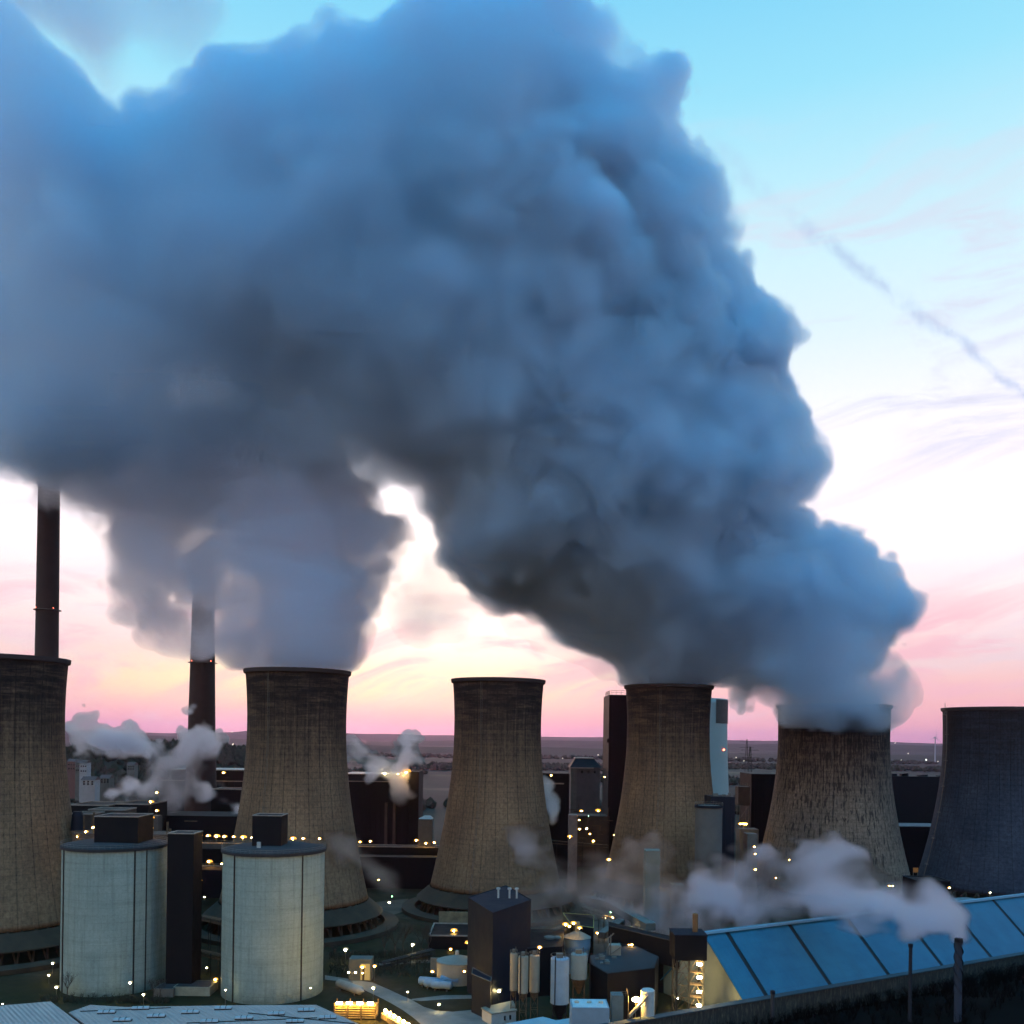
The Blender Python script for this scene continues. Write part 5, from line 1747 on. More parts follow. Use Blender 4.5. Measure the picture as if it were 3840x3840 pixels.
M_FARR = mat('house_wall_red', (0.16, 0.075, 0.06), var=0.1)
far_house(267, 2856, 1020, 9, 11, 'red brick far house touching the edge of the left cooling tower', M_FARR)
far_house(293, 2862, 1010, 6, 11, 'narrow grey far house between the red and the white one', M_GREYC)
far_house(312, 2860, 1000, 8, 13, 'white far apartment house below the wooded hill', M_FARW)
far_house(490, 2868, 1080, 9, 7, 'grey far house with a green lamp left of the steam puff', M_GREYC)
far_house(330, 2925, 800, 12, 5, 'low pale far shed below the white apartment house', M_FARW)
far_house(392, 2918, 830, 9, 5, 'low pale far shed right of the other one below the hill', M_GREYC)

# turbine and masts
p = G(3506, 2858)
root = thing('wind_turbine', 'white wind turbine on the far plain between the two right cooling towers', 'wind turbine', (p.x, p.y, 0))
hz_ = zat(3506, 2768, p.y)
M_TURB = mat('turbine_white', (0.30, 0.28, 0.32), var=0.02)
MB().bar((0, 0, 0), (0, 0, hz_), 3.2, 12, 2.0).build('mast', M_TURB, root)
MB().box(-3.0, 3.0, -4, 9, hz_, hz_ + 5).build('nacelle', M_TURB, root)
for k in range(3):
    a = R(80 + 120 * k)
    MB().add([(-1.4 * math.sin(a), -4.5, hz_ + 2.5 + 1.4 * math.cos(a)), (1.4 * math.sin(a), -4.5, hz_ + 2.5 - 1.4 * math.cos(a)), (40 * math.cos(a), -5, hz_ + 2.5 + 40 * math.sin(a)), (0, -6.0, hz_ + 2.5)],
             [(0, 2, 1), (0, 3, 2), (3, 1, 2), (0, 1, 3)]).build('blade', M_TURB, root)


def lattice_mast(X, Yt, Yf, D, label, arms=True):
    p = P(X, Yf, D)
    h = (Yf - Yt) / F * D
    root = thing('pylon', label, 'pylon', (p.x, p.y, 0), group='thin far pylons')
    z0 = 0
    h = p.z + h
    mb = MB()
    w0, w1 = h * .05, .6
    for sx_ in (-1, 1):
        for sy2 in (-1, 1):
            mb.bar((sx_ * w0, sy2 * w0, 0), (sx_ * w1, sy2 * w1, h), .28, 4)
    n = 9
    for i in range(n):
        ka, kb = i / n, (i + 1) / n
        wa, wb = w0 + (w1 - w0) * ka, w0 + (w1 - w0) * kb
        mb.bar((-wa, -wa, h * ka), (wb, -wb, h * kb), .16, 4)
        mb.bar((wa, -wa, h * ka), (-wb, -wb, h * kb), .16, 4)
    if arms:
        for k in (.72, .84, .95):
            mb.bar((-h * .13, 0, h * k), (h * .13, 0, h * k), .3, 4)
    mb.build('frame', M_DSTEEL, root)
    return root


lattice_mast(2812, 2800, 2905, 1100, 'near lattice pylon right of the pale teal tower')
lattice_mast(2800, 2772, 2850, 1600, 'farther thinner pylon just left of the near one')
# lights of far villages
rr = random.Random(77)
spots = [(870, 2745), (2737, 2830, 1), (2775, 2833), (2850, 2847), (2862, 2852), (2850, 2876), (2871, 2879), (2755, 2880), (2135, 2815), (2083, 2820), (2840, 2830), (3473, 2849, 1), (3445, 2818), (365, 2843, 1), (500, 2880, 1), (437, 2744), (450, 2745),
         (830, 2830), (885, 2845), (1425, 2783), (2740, 2842), (2790, 2853), (2822, 2851), (2130, 2820), (2100, 2812), (2035, 2822), (3357, 2786), (3380, 2850), (3400, 2842), (2920, 2790), (1535, 2755), (2205, 2818), (2265, 2840), (875, 2790), (905, 2870)]
for i in range(26):
    X0, X1, Y0 = rr.choice([(2040, 2280, 2800), (2735, 2910, 2812), (3350, 3520, 2815), (820, 910, 2790)])
    spots.append((rr.uniform(X0, X1), Y0 + rr.uniform(0, 45)))
for sp in spots:
    X, Y = sp[0], sp[1]
    hy = HY + (X - 1920) * math.tan(ROLL)
    D = min(88 * F / max(Y - hy, 22), 9000)
    p = P(X, Y, D)
    big = len(sp) > 2
    r_ = (0.00062 if big else 0.00036) * D * rr.uniform(.8, 1.2)
    o = MB().ball((0, 0, 0), r_, 6).build('distant_lamp', L_FARW if big else L_FAR)
    o.location = p
    tag(o, 'tiny point of light on the far hazy plain', 'distant lamp', 'tiny lights on the far plain')

# bare trees by the tanks and the yard
def bare_tree(x, y, h, label, seed, z=0.0, sp=0.45):
    rr = random.Random(seed)
    root = thing('bare_tree', label, 'tree', (x, y, z), group='bare winter trees')
    tk, cr = MB(), MB()
    tk.bar((0, 0, 0), (0, 0, h * .38), h * .022, 6, h * .014)

    def grow(p, d, L, r_, lv):
        q = p + d * L
        (tk if lv == 0 else cr).bar(p, q, r_, 4 if lv < 2 else 3, r_ * .55)
        if lv >= 4: return
        for _ in range(3 if lv < 3 else 2):
            ax = Vector((rr.uniform(-1, 1), rr.uniform(-1, 1), rr.uniform(-.2, 1))).normalized()
            nd = (d * 1.0 + ax * sp * 1.6).normalized()
            grow(p + d * L * rr.uniform(.55, 1), nd, L * rr.uniform(.6, .8), r_ * .55, lv + 1)
    for _ in range(5):
        a = rr.uniform(0, 6.3)
        grow(Vector((0, 0, h * rr.uniform(.25, .38))), Vector((math.cos(a) * .45, math.sin(a) * .45, 1)).normalized(), h * .24, h * .011, 0)
    bark = mat('bark', (0.055, 0.045, 0.034), rough=1, var=.2)
    tk.build('trunk', bark, root)
    cr.build('crown', bark, root)
    return root


for i, (X, Y, h, lb) in enumerate(((252, 3745, 10, 'small bare tree at the left foot of the left storage tank'), (575, 3752, 9, 'bare tree against the right foot of the left storage tank'), (600, 3748, 8, 'shorter bare tree beside the low annex'),
                                   (1480, 3590, 15, 'bare tree left of the pole lamp below the middle tower'), (1510, 3588, 17, 'tall bare tree just left of the pole lamp below the middle tower'), (1580, 3588, 16, 'bare tree just right of the pole lamp'),
                                   (1605, 3586, 15, 'bare tree next to the black flat roofed building'), (1440, 3592, 12, 'leftmost bare tree of the row below the middle tower'), (1255, 3600, 8, 'small bare tree right of the right storage tank'))):
    g = G(X, Y)
    bare_tree(g.x, g.y, h, lb, 100 + i)
rr = random.Random(55)
mb = MB()
for i in range(900):
    X = rr.uniform(1235, 1620)
    Y = rr.uniform(3575, 3600) if rr.random() < .6 else rr.uniform(3600, 3665)
    g = G(X, Y)
    twig_bush(mb, g.x, g.y, 0, rr.uniform(.8, 2.4), rr, 3)
for i in range(250):
    g = G(rr.uniform(150, 640), rr.uniform(3745, 3765))
    twig_bush(mb, g.x, g.y, 0, rr.uniform(.8, 2.2), rr, 4)
mb.build('hedge_scrub', mat('hedge_twigs', (0.040, 0.040, 0.024), rough=1, var=.3, vscale=.5), kind='stuff')

for _o in bpy.data.objects:
    if _o.get('label') and len(_o['label'].replace(',', ' ').split()) > 15: print('LONG', len(_o['label'].split()), _o['label'])

# ================================================================= steam
def lattice_noise(ax, ay, az_, sp, rs, stretch=1.0):
    """smooth random field on the regular grid ax x ay x az_ (metres), lattice spacing sp"""
    Ws = []
    dims = []
    for q, a in enumerate((ax, ay, az_)):
        t = (a - a[0]) / (sp * (stretch if q == 0 else 1.0)) + rs.uniform(0, 1)
        i = np.floor(t).astype(int)
        f = (t - i).astype(np.float32)
        mm = i.max() + 4
        W = np.zeros((len(a), mm), np.float32)
        w0 = (1 - f) ** 3 / 6
        w1 = (3 * f ** 3 - 6 * f ** 2 + 4) / 6
        w2 = (-3 * f ** 3 + 3 * f ** 2 + 3 * f + 1) / 6
        w3 = f ** 3 / 6
        rws = np.arange(len(a))
        for k, ww in enumerate((w0, w1, w2, w3)):
            W[rws, i + k] = ww
        Ws.append(W)
        dims.append(mm)
    L = rs.standard_normal(dims).astype(np.float32)
    out = np.tensordot(Ws[0], L, (1, 0))
    out = np.tensordot(out, Ws[1], (1, 1))       # x, z', y
    out = np.tensordot(out, Ws[2], (1, 1))       # x, y, z
    return out / 0.34


def sdf2(px, py, poly):
    """signed distance (+ inside) from pixel arrays to a closed polygon"""
    poly = np.array(poly, np.float32)
    d = np.full(px.shape, 1e9, np.float32)
    ins = np.zeros(px.shape, bool)
    n = len(poly)
    for i in range(n):
        ax_, ay_ = poly[i]
        bx, by = poly[(i + 1) % n]
        ex, ey = bx - ax_, by - ay_
        wx, wy = px - ax_, py - ay_
        t = np.clip((wx * ex + wy * ey) / (ex * ex + ey * ey + 1e-9), 0, 1)
        d = np.minimum(d, (wx - t * ex) ** 2 + (wy - t * ey) ** 2)
        c = ((ay_ > py) != (by > py)) & (px < (bx - ax_) * (py - ay_) / (by - ay_ + 1e-9) + ax_)
        ins ^= c
    d = np.sqrt(d)
    return np.where(ins, d, -d)


def surface_nets(Fd, org, h):
    """closed quad mesh of the level set Fd = 0 on a regular grid"""
    Fd = np.pad(Fd, 1, constant_values=-1.0)
    s = Fd > 0
    nx, ny, nz = Fd.shape
    cnt = np.zeros((nx - 1, ny - 1, nz - 1), np.int8)
    for dx in (0, 1):
        for dy in (0, 1):
            for dz in (0, 1):
                cnt += s[dx:nx - 1 + dx, dy:ny - 1 + dy, dz:nz - 1 + dz]
    act = (cnt > 0) & (cnt < 8)
    idx = np.argwhere(act)
    if len(idx) == 0: return None
    vid = np.full(act.shape, -1, np.int32)
    vid[act] = np.arange(len(idx))
    acc = np.zeros((len(idx), 3), np.float32)
    num = np.zeros(len(idx), np.float32)
    I, J, K = idx.T
    for ax in range(3):
        for a in (0, 1):
            for b in (0, 1):
                o0 = [0, 0, 0]
                oth = [q for q in range(3) if q != ax]
                o0[oth[0]], o0[oth[1]] = a, b
                o1 = list(o0)
                o1[ax] = 1
                f0 = Fd[I + o0[0], J + o0[1], K + o0[2]]
                f1 = Fd[I + o1[0], J + o1[1], K + o1[2]]
                c = (f0 > 0) != (f1 > 0)
                t = np.where(c, f0 / np.where(c, f0 - f1, 1), 0)
                p = np.zeros((len(idx), 3), np.float32)
                p[:, 0], p[:, 1], p[:, 2] = o0
                p[:, ax] = t
                acc += p * c[:, None]
                num += c
    V = (idx + acc / num[:, None] - 1) * h + np.array(org, np.float32)
    quads = []
    for ax in range(3):
        b_, c_ = [(1, 2), (2, 0), (0, 1)][ax]
        sl0 = [slice(1, -1)] * 3
        sl1 = [slice(1, -1)] * 3
        sl0[ax], sl1[ax] = slice(0, -1), slice(1, None)
        ch = s[tuple(sl0)] != s[tuple(sl1)]
        e = np.argwhere(ch)
        up = s[tuple(sl0)][ch]
        off = np.array([1, 1, 1])
        off[ax] = 0
        e = e + off
        q = []
        for (db, dc) in ((0, 0), (1, 0), (1, 1), (0, 1)):
            ee = e.copy()
            ee[:, b_] -= db
            ee[:, c_] -= dc
            q.append(vid[ee[:, 0], ee[:, 1], ee[:, 2]])
        q = np.stack(q, 1)
        q[up] = q[up][:, ::-1]
        quads.append(q)
    Q = np.concatenate(quads)
    Q = Q[(Q >= 0).all(1)]
    return V, Q


def np_mesh(name, V, Q, m, parent=None):
    me = bpy.data.meshes.new(name)
    me.vertices.add(len(V))
    me.vertices.foreach_set('co', V.astype(np.float32).ravel())
    me.loops.add(Q.size)
    me.loops.foreach_set('vertex_index', Q.astype(np.int32).ravel())
    me.polygons.add(len(Q))
    me.polygons.foreach_set('loop_start', np.arange(0, Q.size, 4, dtype=np.int32))
    me.update(calc_edges=True)
    me.materials.append(m)
    o = bpy.data.objects.new(name, me)
    COL.objects.link(o)
    if parent: o.parent = parent
    return o


def steam(label, outer, yc, Rm, hull, soft, peak, h, spacings, amps, holes=(), seed=1, color=(0.895, 0.952, 1.0), aniso=0.6, bulge=0.6, clipz=None, taper=None, fade=None, ampf=None, grow=0.0, stretch=1.0, modk=1.0, name='steam_plume'):  # default color tints blue skylight into the white steam
    """a steam plume of real thickness. outer/holes: its outline; yc(X,Y): distance of its middle; Rm: half thickness"""
    rs = np.random.RandomState(seed)
    op = np.array(outer, float)
    ycf = yc if callable(yc) else (lambda X, Y: X * 0 + yc)
    cc = ycf(op[:, 0], op[:, 1])
    pts = np.array([list(P(x, y, float(d))) for (x, y), d in zip(outer, cc)])
    pad = amps[0] * 1.6 + 4
    lo = pts.min(0) - pad
    hi = pts.max(0) + pad
    lo[1] = cc.min() - Rm - pad
    hi[1] = cc.max() + Rm + pad
    ax, ay, az_ = [np.arange(lo[i], hi[i], h, dtype=np.float32) for i in range(3)]
    # outline distance, rastered every few photo pixels
    st = max(3.0, h * 2.5)
    rx = np.arange(op[:, 0].min() - 300, op[:, 0].max() + 300, st, dtype=np.float32)
    ry = np.arange(op[:, 1].min() - 300, op[:, 1].max() + 300, st, dtype=np.float32)
    gx, gy = np.meshgrid(rx, ry, indexing='ij')
    d2 = sdf2(gx, gy, outer)
    for hl, gain, base in holes:
        d2 = np.minimum(d2, -sdf2(gx, gy, hl) * gain + base * 6)
    ycr = ycf(gx, gy).astype(np.float32)
    Fd = np.empty((len(ax), len(ay), len(az_)), np.float32)
    Fade = np.ones_like(Fd) if fade is not None else None
    Amp = np.ones_like(Fd) if ampf is not None else None
    for j, y in enumerate(ay):
        a = (ax / y * F)[:, None]
        b = ((az_ - CH) / y * F)[None, :]
        X = 1920 + a * CR + b * SR
        Y = HY + a * SR - b * CR
        fx = np.clip((X - rx[0]) / st, 0, len(rx) - 1.001)
        fy = np.clip((Y - ry[0]) / st, 0, len(ry) - 1.001)
        i0, j0 = fx.astype(int), fy.astype(int)
        tx, ty = fx - i0, fy - j0
        def smp(A):
            return (A[i0, j0] * (1 - tx) + A[i0 + 1, j0] * tx) * (1 - ty) + (A[i0, j0 + 1] * (1 - tx) + A[i0 + 1, j0 + 1] * tx) * ty
        d = smp(d2) * y / F
        yy = smp(ycr)
        rm = Rm if taper is None else Rm * np.clip(taper(X, Y), 0.05, 1)
        q = np.clip(rm - d, 0, None)
        f = rm - np.sqrt(q ** 2 + (y - yy) ** 2)
        Fd[:, j, :] = np.where(d < 0, np.minimum(d, f), f)
        if fade is not None:
            Fade[:, j, :] = fade(X, Y)
        if ampf is not None:
            Amp[:, j, :] = ampf(X, Y)
    Fd += soft * 0.35 + grow
    Fd = np.where(Fd < 0, Fd * 1.9, Fd)
    for k, (sp, am) in enumerate(zip(spacings, amps)):
        nz = lattice_noise(ax, ay, az_, sp, rs, stretch)
        if k > 0:
            nz = (np.abs(nz) * 1.6 - 1.0) * bulge + nz * (1 - bulge)
        Fd += am * nz * (1 if Amp is None else Amp)
    if clipz is not None:
        zc_, xmax = clipz       # nothing hangs below the rim of the tower it rises from
        sel = Fd[ax < xmax]
        sel[:, :, az_ < zc_] = -1
        Fd[ax < xmax] = sel
    ok = Fd > -1
    for q in range(3):
        if ok.any():
            oth = tuple(x for x in range(3) if x != q)
            w_ = np.where(ok.any(axis=oth))[0]
            i0, i1 = max(0, w_[0] - 2), w_[-1] + 3
            if Fade is not None: Fade = np.take(Fade, range(i0, min(i1, Fd.shape[q])), axis=q)
            Fd = np.take(Fd, range(i0, min(i1, Fd.shape[q])), axis=q)
            ok = np.take(ok, range(i0, min(i1, ok.shape[q])), axis=q)
            lo[q] += i0 * h
    V, Q = surface_nets(Fd, lo, h)
    root = np_mesh(name, V, Q, volume_mat('steam_edge', hull, color, aniso))
    tag(root, label, 'steam plume')
    t_ = np.clip(Fd / soft, 0, 1)
    dens = peak * t_ * t_ * (3 - 2 * t_)
    bx = [lo[q] + np.arange(Fd.shape[q], dtype=np.float32) * h for q in range(3)]
    dens *= np.clip(1 + modk * (0.35 * lattice_noise(*bx, spacings[1] * 1.3, rs, stretch) + 0.25 * lattice_noise(*bx, spacings[-2], rs, stretch)), 0.12, 2.5)
    if Fade is not None:
        pt = np.clip(0.85 + 0.7 * lattice_noise(*bx, spacings[1] * 0.9, rs) + 0.5 * lattice_noise(*bx, spacings[2] * 0.8, rs), 0.45, 2.2)
        dens *= Fade * (1 + (pt - 1) * np.clip((1 - Fade) * 1.3, 0, 1))
    m = volume_mat('steam', 1.0, color, aniso)
    fog_core('dense_core', dens, lo, h, m, root)
    print('STEAM', label[:30], len(Q), Fd.shape)
    return root


def core_tree():
    """node group that turns a point lattice carrying a 'dens' attribute into a fog grid"""
    g = bpy.data.node_groups.new('fog_from_lattice', 'GeometryNodeTree')
    g.is_modifier = True
    I = g.interface
    I.new_socket('Geometry', in_out='INPUT', socket_type='NodeSocketGeometry')
    for nm in ('Min', 'Max', 'Res', 'Step'):
        I.new_socket(nm, in_out='INPUT', socket_type='NodeSocketVector')
    I.new_socket('Mat', in_out='INPUT', socket_type='NodeSocketMaterial')
    I.new_socket('Geometry', in_out='OUTPUT', socket_type='NodeSocketGeometry')
    t = NT(g)
    gi = t.node('NodeGroupInput')
    go = t.node('NodeGroupOutput')
    pos = t.node('GeometryNodeInputPosition').outputs[0]
    q = t.vm('DIVIDE', t.vm('SUBTRACT', pos, gi.outputs['Min']), gi.outputs['Step'])
    qx, qy, qz = t.sep(q)
    rx, ry, rz = t.sep(gi.outputs['Res'])
    ix, iy, iz = [t.m('ROUND', a) for a in (qx, qy, qz)]
    idx = t.m('MULTIPLY_ADD', ix, ry, iy)
    # exact integer maths
    def im(op, a, b):
        n = t.node('FunctionNodeIntegerMath', operation=op)
        t.put(n.inputs[0], a)
        t.put(n.inputs[1], b)
        return n.outputs[0]
    idx = im('ADD', im('MULTIPLY', im('ADD', im('MULTIPLY', ix, ry), iy), rz), iz)
    na = t.node('GeometryNodeInputNamedAttribute')
    na.data_type = 'FLOAT'
    na.inputs['Name'].default_value = 'dens'
    si = t.node('GeometryNodeSampleIndex')
    si.data_type = 'FLOAT'
    si.domain = 'POINT'
    si.clamp = True
    g.links.new(gi.outputs['Geometry'], si.inputs['Geometry'])
    g.links.new(na.outputs['Attribute'], si.inputs['Value'])
    g.links.new(idx, si.inputs['Index'])
    vc = t.node('GeometryNodeVolumeCube')
    g.links.new(si.outputs[0], vc.inputs['Density'])
    g.links.new(gi.outputs['Min'], vc.inputs['Min'])
    g.links.new(gi.outputs['Max'], vc.inputs['Max'])
    g.links.new(rx, vc.inputs['Resolution X'])
    g.links.new(ry, vc.inputs['Resolution Y'])
    g.links.new(rz, vc.inputs['Resolution Z'])
    sm = t.node('GeometryNodeSetMaterial')
    g.links.new(vc.outputs[0], sm.inputs['Geometry'])
    g.links.new(gi.outputs['Mat'], sm.inputs['Material'])
    g.links.new(sm.outputs[0], go.inputs[0])
    return g


FOG = []


def fog_core(name, dens, lo, h, m, parent):
    if not FOG: FOG.append(core_tree())
    nx, ny, nz = dens.shape
    me = bpy.data.meshes.new(name)
    me.vertices.add(dens.size)
    co = np.zeros((dens.size, 3), np.float32)
    ii = np.arange(dens.size)
    co[:, 0] = lo[0] + (ii // (ny * nz)) * h
    co[:, 1] = lo[1] + (ii // nz % ny) * h
    co[:, 2] = lo[2] + (ii % nz) * h
    me.vertices.foreach_set('co', co.ravel())
    at = me.attributes.new('dens', 'FLOAT', 'POINT')
    at.data.foreach_set('value', dens.astype(np.float32).ravel())
    me.materials.append(m)
    o = bpy.data.objects.new(name, me)
    COL.objects.link(o)
    if parent: o.parent = parent
    md = o.modifiers.new('fog', 'NODES')
    md.node_group = FOG[0]
    ids = {i.name: i.identifier for i in FOG[0].interface.items_tree if i.in_out == 'INPUT'}
    md[ids['Min']] = tuple(float(v) for v in lo)
    md[ids['Max']] = tuple(float(lo[i] + (dens.shape[i] - 1) * h) for i in range(3))
    md[ids['Res']] = tuple(float(v) for v in dens.shape)
    md[ids['Step']] = (h, h, h)
    md[ids['Mat']] = m
    return o


K = 3840 / 1932.0
def sc(pts): return [(x * K, y * K) for x, y in pts]
def crop(ox, oy, pts, k=960 / 1932.0): return [(ox + x * k, oy + y * k) for x, y in pts]


BIG = sc([(-90, 850), (0, 885), (60, 905), (120, 925), (250, 950), (420, 985), (560, 980), (640, 950), (700, 915), (735, 900), (790, 918),
          (835, 985), (855, 1050), (875, 1085), (930, 1108), (985, 1130), (1040, 1170), (1100, 1205), (1176, 1245), (1180, 1360), (1338, 1360), (1345, 1300), (1372, 1310), (1398, 1338), (1425, 1318),
          (1468, 1316), (1482, 1352), (1600, 1368), (1655, 1362), (1700, 1336), (1718, 1300), (1700, 1270), (1682, 1286), (1672, 1270),
          (1690, 1235), (1708, 1150), (1700, 1085), (1660, 1025), (1600, 998), (1545, 985), (1500, 958),
          (1545, 885), (1530, 820), (1480, 740), (1425, 680), (1472, 640), (1440, 590), (1400, 560), (1378, 505), (1330, 455),
          (1358, 430), (1340, 340), (1300, 270), (1265, 230), (1258, 150), (1215, 145), (1150, 112), (1135, 50), (1080, 0), (1060, -60),
          (770, -60), (760, 10), (690, 50), (620, 22), (590, 60), (530, 85), (470, 100), (390, 98), (370, 135), (320, 165), (235, 175), (225, 205),
          (180, 180), (130, 120), (70, 85), (30, 20), (-90, -60)])
SLIT = sc([(1140, 795), (1150, 790), (1178, 850), (1196, 905), (1180, 900), (1152, 850)])
SLIT2 = sc([(1150, 700), (1172, 680), (1180, 720), (1160, 770), (1148, 760)])
CREASE = sc([(225, 215), (250, 225), (300, 265), (290, 275), (240, 240)])


def ybig(X, Y):
    low = np.clip((Y - 2300) / 300, 0, 1)
    return 520 - 30 * low * np.clip((X - 2700) / 200, 0, 1) - 9 * low * (X < 2700)


def tbig(X, Y):
    return 0.36 + 0.64 * np.clip((2620 - Y) / 700, 0, 1)


SEED_BIG = 21


def sm(a): 
    a = np.clip(a, 0, 1)
    return a * a * (3 - 2 * a)


def soften(X, Y):
    return sm((2150 - X - 0.25 * (Y - 1000)) / 700)


def thin(X, Y):
    """the lower left of the cloud has drifted farthest and is nearly gone"""
    k = sm((1700 - X) / 900) * sm((Y - 1050) / 600) * (0.45 + 0.55 * sm((X - 50) / 400))
    k2 = sm(1 - np.hypot((X - 1480) / 420, (Y - 1800) / 260)) * 0.8
    k3 = sm(1.1 - np.hypot((X - 2330 - 0.18 * (Y - 1560)) / 75, (Y - 1540) / 330)) * 0.0
    return 1 - 0.88 * np.clip(np.maximum(np.maximum(k, k2), k3), 0, 1)


steam('huge blue grey steam cloud rising leftward out of two cooling towers and filling the sky', BIG, ybig, 80,
      0.00003, 5, 0.15, 1.6, (80, 36, 18, 9, 4.5), (5, 6.5, 5.8, 4.4, 2.5), seed=SEED_BIG, modk=1.3, taper=lambda X, Y: tbig(X, Y) * (0.55 + 0.45 * thin(X, Y)), grow=1.6,
      ampf=lambda X, Y: (1 - 0.50 * np.clip((Y - 2250) / 300, 0, 1)) * (1 - 0.45 * soften(X, Y)), fade=lambda X, Y: np.maximum(thin(X, Y) * (1 - 0.58 * soften(X, Y)), np.where(X < 650, 0.30, np.where(X < 1900, 0.22, 0.03))), bulge=0.8, clipz=(119.7, 122))

COLUMN = sc([(462, 1300), (459, 1262), (440, 1240), (425, 1210), (405, 1192), (378, 1222), (345, 1212), (300, 1178), (262, 1130), (245, 1080), (228, 1030), (205, 990), (165, 955), (120, 925), (85, 880), (100, 830),
             (400, 780), (600, 830), (680, 920), (718, 985), (752, 992), (748, 1010), (715, 1030), (700, 1050), (722, 1070), (700, 1110), (690, 1150), (696, 1190), (680, 1235), (657, 1266), (656, 1300)])
GAP = sc([(295, 1100), (330, 1085), (355, 1100), (352, 1150), (320, 1160), (297, 1140)])
steam('grey steam column leaning left as it rises from the second cooling tower from the left', COLUMN, lambda X, Y: 431 + np.clip(2520 - Y, 0, 900) * 0.11, 42,
      0.00003, 4, 0.075, 1.4, (60, 28, 14, 7, 4), (5, 7.5, 6.5, 4.6, 2.6), holes=[(GAP, 0.9, 3)], seed=11, grow=2.0, bulge=0.8, modk=1.9, color=(0.96, 0.945, 0.97), fade=lambda X, Y: 1 - 0.5 * sm((1150 - X) / 480) * np.maximum(sm((2430 - Y) / 200), sm((930 - X) / 90)), clipz=(119.7, 999), ampf=lambda X, Y: 1 - 0.7 * np.clip((Y - 2300) / 200, 0, 1),
      taper=lambda X, Y: 0.58 + 0.42 * np.clip((2500 - Y) / 300, 0, 1))

UL = sc([(-90, -60), (375, -60), (385, 20), (360, 75), (300, 90), (250, 70), (225, 120), (205, 165), (150, 130), (110, 95), (60, 70), (-90, 60)])
steam('pale thin grey cloud patch in the upper left corner above the big steam cloud', UL, 640, 45,
      0.00003, 30, 0.014, 4, (80, 40, 20), (14, 10, 5), seed=5)

WISP = sc([(950, 1165), (1010, 1172), (1060, 1195), (1160, 1225), (1165, 1262), (1140, 1262), (1110, 1245), (1080, 1250), (1040, 1235), (1000, 1225), (960, 1200)])
steam('thin pink steam veil hanging left of the rim of the fourth cooling tower', WISP, 515, 20,
      0.00003, 14, 0.012, 1.8, (30, 15, 8), (4, 4, 2.2), seed=6)
WISP = sc([(735, 1150), (770, 1100), (800, 1040), (850, 1070), (930, 1100), (960, 1115), (900, 1135), (870, 1180), (800, 1205), (750, 1190)])
steam('ragged pink steam shred between the steam column and the large cloud', WISP, 500, 24,
      0.00003, 14, 0.014, 2.0, (34, 17, 8), (6, 5, 3), seed=8)
A = crop(0, 2400, [(1400, 560), (1470, 525), (1560, 580), (1645, 640), (1690, 720), (1640, 800), (1620, 900), (1580, 980), (1650, 1050), (1720, 1180), (1770, 1270), (1690, 1270), (1665, 1390), (1640, 1380), (1600, 1260),
                   (1500, 1220), (1400, 1330), (1300, 1345), (1220, 1250), (1180, 1170), (1100, 1210), (1000, 1200), (850, 1215), (780, 1160), (900, 1080), (950, 1000), (1050, 1010), (1080, 900), (1000, 870),
                   (900, 820), (760, 830), (650, 770), (510, 670), (600, 660), (800, 690), (980, 630), (1120, 690), (1250, 760), (1330, 680), (1390, 620)])
steam('billowing blue and pink steam puff between the two left cooling towers', A, 520, 17,
      0.00003, 6, 0.13, 0.85, (26, 13, 7, 3.5), (3.4, 5.2, 4.6, 2.8), seed=12, grow=0.6, color=(1, 0.96, 0.98), bulge=0.3, modk=1.8)
B = crop(960, 2400, [(680, 800), (740, 785), (800, 830), (830, 880), (950, 930), (1040, 900), (1040, 800), (1090, 750), (1150, 710), (1230, 710), (1255, 850), (1240, 920), (1150, 950), (1170, 1000), (1180, 1130),
                     (1290, 1145), (1325, 1190), (1180, 1215), (1080, 1190), (1000, 1120), (930, 1040), (800, 1020), (730, 960), (690, 880)])
steam('small pinkish steam shreds over the dark boiler house right of the second cooling tower', B, 610, 12,
      0.00003, 5, 0.08, 0.9, (22, 11, 6, 3), (3.2, 4.4, 3.6, 2.0), seed=13, grow=0.6, bulge=0.2, color=(1, 0.95, 0.97))
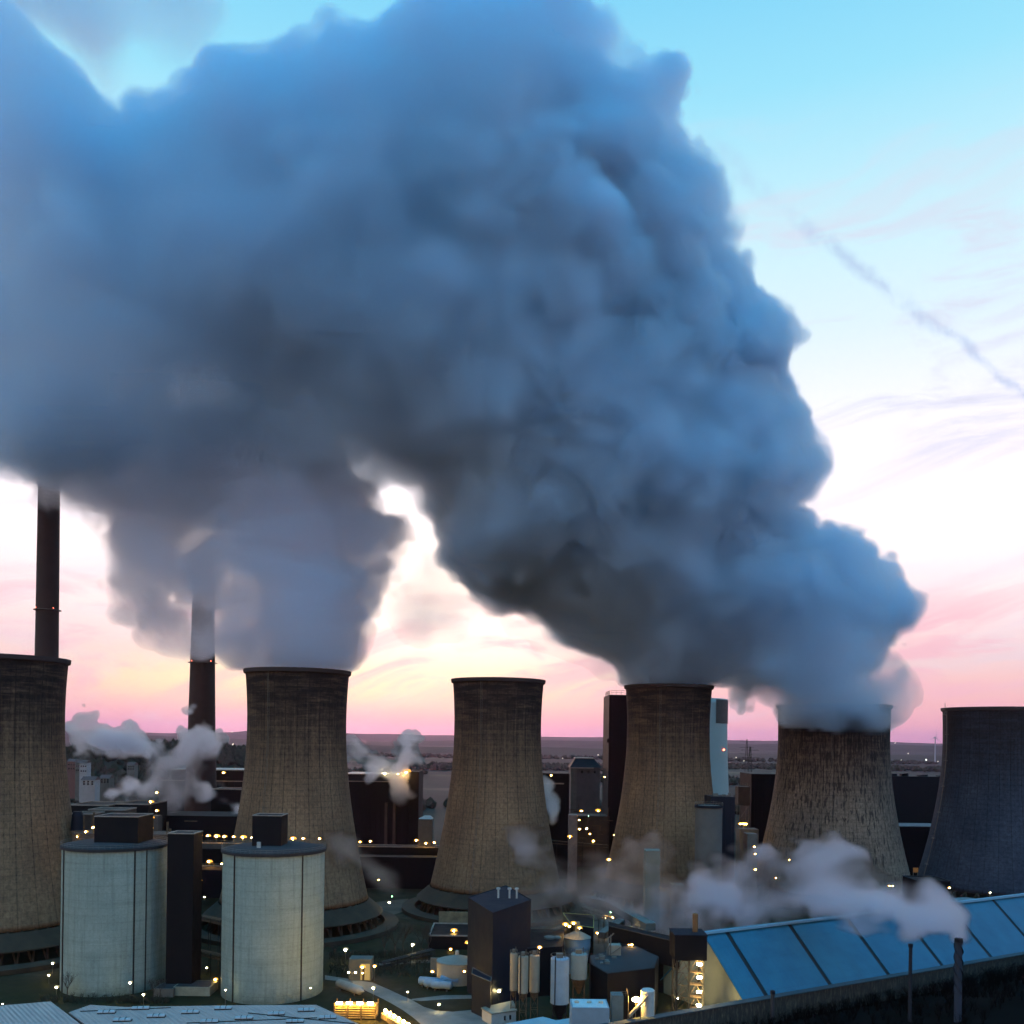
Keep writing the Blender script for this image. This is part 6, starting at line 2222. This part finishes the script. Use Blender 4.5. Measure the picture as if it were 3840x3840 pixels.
C = crop(2880, 3120, [(1440, 800), (1432, 750), (1400, 722), (1320, 690), (1200, 692), (1080, 740), (980, 768), (850, 725), (700, 728), (500, 675), (300, 645), (150, 645), (0, 560)]) \
    + crop(1920, 3120, [(1880, 640), (1700, 700), (1500, 690), (1400, 722), (1200, 740), (1050, 735), (900, 650), (700, 570), (520, 490), (330, 430), (230, 300), (150, 200), (60, 160), (0, 80),
                        (100, 20), (300, 100), (420, 200), (560, 170), (700, 130), (850, 95), (930, 50), (1030, 50), (1115, 120), (1180, 250), (1300, 300), (1400, 215), (1600, 210), (1750, 110), (1850, 45)]) \
    + crop(2880, 3120, [(-20, -80), (80, 0), (180, 130), (270, 95), (380, 160), (450, 180), (530, 115), (620, 170), (710, 270), (830, 350), (920, 385), (1020, 400), (1080, 450), (1220, 425), (1290, 460), (1360, 520), (1430, 600), (1478, 660), (1480, 800)])
steam('long white blue steam trail blown left from the small stack before the blue roofed hall', C, lambda X, Y: 272 + np.clip(3610 - X, 0, 3000) * 0.085, 13,
      0.00003, 4, 0.19, 0.8, (20, 10, 5, 2.6), (2.8, 4.2, 3.8, 2.5), seed=14, grow=0.9, color=(1.0, 0.97, 1.0), bulge=0.35, stretch=1.7, modk=1.6, ampf=lambda X, Y: 1 - 0.75 * np.clip((X - 3250) / 300, 0, 1), fade=lambda X, Y: 0.16 + 0.84 * np.clip((X - 2500) / 800, 0, 1) ** 1.2)
D_ = crop(960, 3120, [(560, 40), (640, 10), (730, 60), (770, 180), (900, 260), (1020, 340), (1060, 430), (960, 400), (860, 310), (760, 230), (640, 190), (560, 120)])
steam('faint reddish vapour drifting past the right flank of the second cooling tower', D_, 372, 9,
      0.00003, 7, 0.022, 1.2, (20, 10, 5), (2.6, 2.6, 1.6), seed=15)
E_ = crop(1920, 3120, [(80, 540), (200, 520), (400, 590), (420, 700), (380, 770), (250, 790), (130, 740), (90, 640)])
steam('faint pinkish vapour behind the slim silos over the dark process building', E_, 350, 8,
      0.00003, 7, 0.04, 1.2, (20, 10, 5), (2.6, 2.6, 1.6), seed=16)
F_ = crop(1920, 2400, [(240, 1040), (290, 1085), (312, 1150), (345, 1210), (335, 1330), (300, 1370), (268, 1260), (250, 1150)])
steam('narrow white steam jet behind the right edge of the third cooling tower', F_, 560, 6,
      0.00003, 3, 0.2, 1.0, (14, 7, 4), (2.0, 1.6, 1.0), seed=17, grow=1.0)

# ================================================================= the air
hz = MB().box(-33000, 33000, -700, 61000, -5, 640)
hm = volume_mat('haze_air', 1.5e-5, (1.0, 0.64, 0.95), 0.7)
hz.build('haze', hm, kind='stuff')
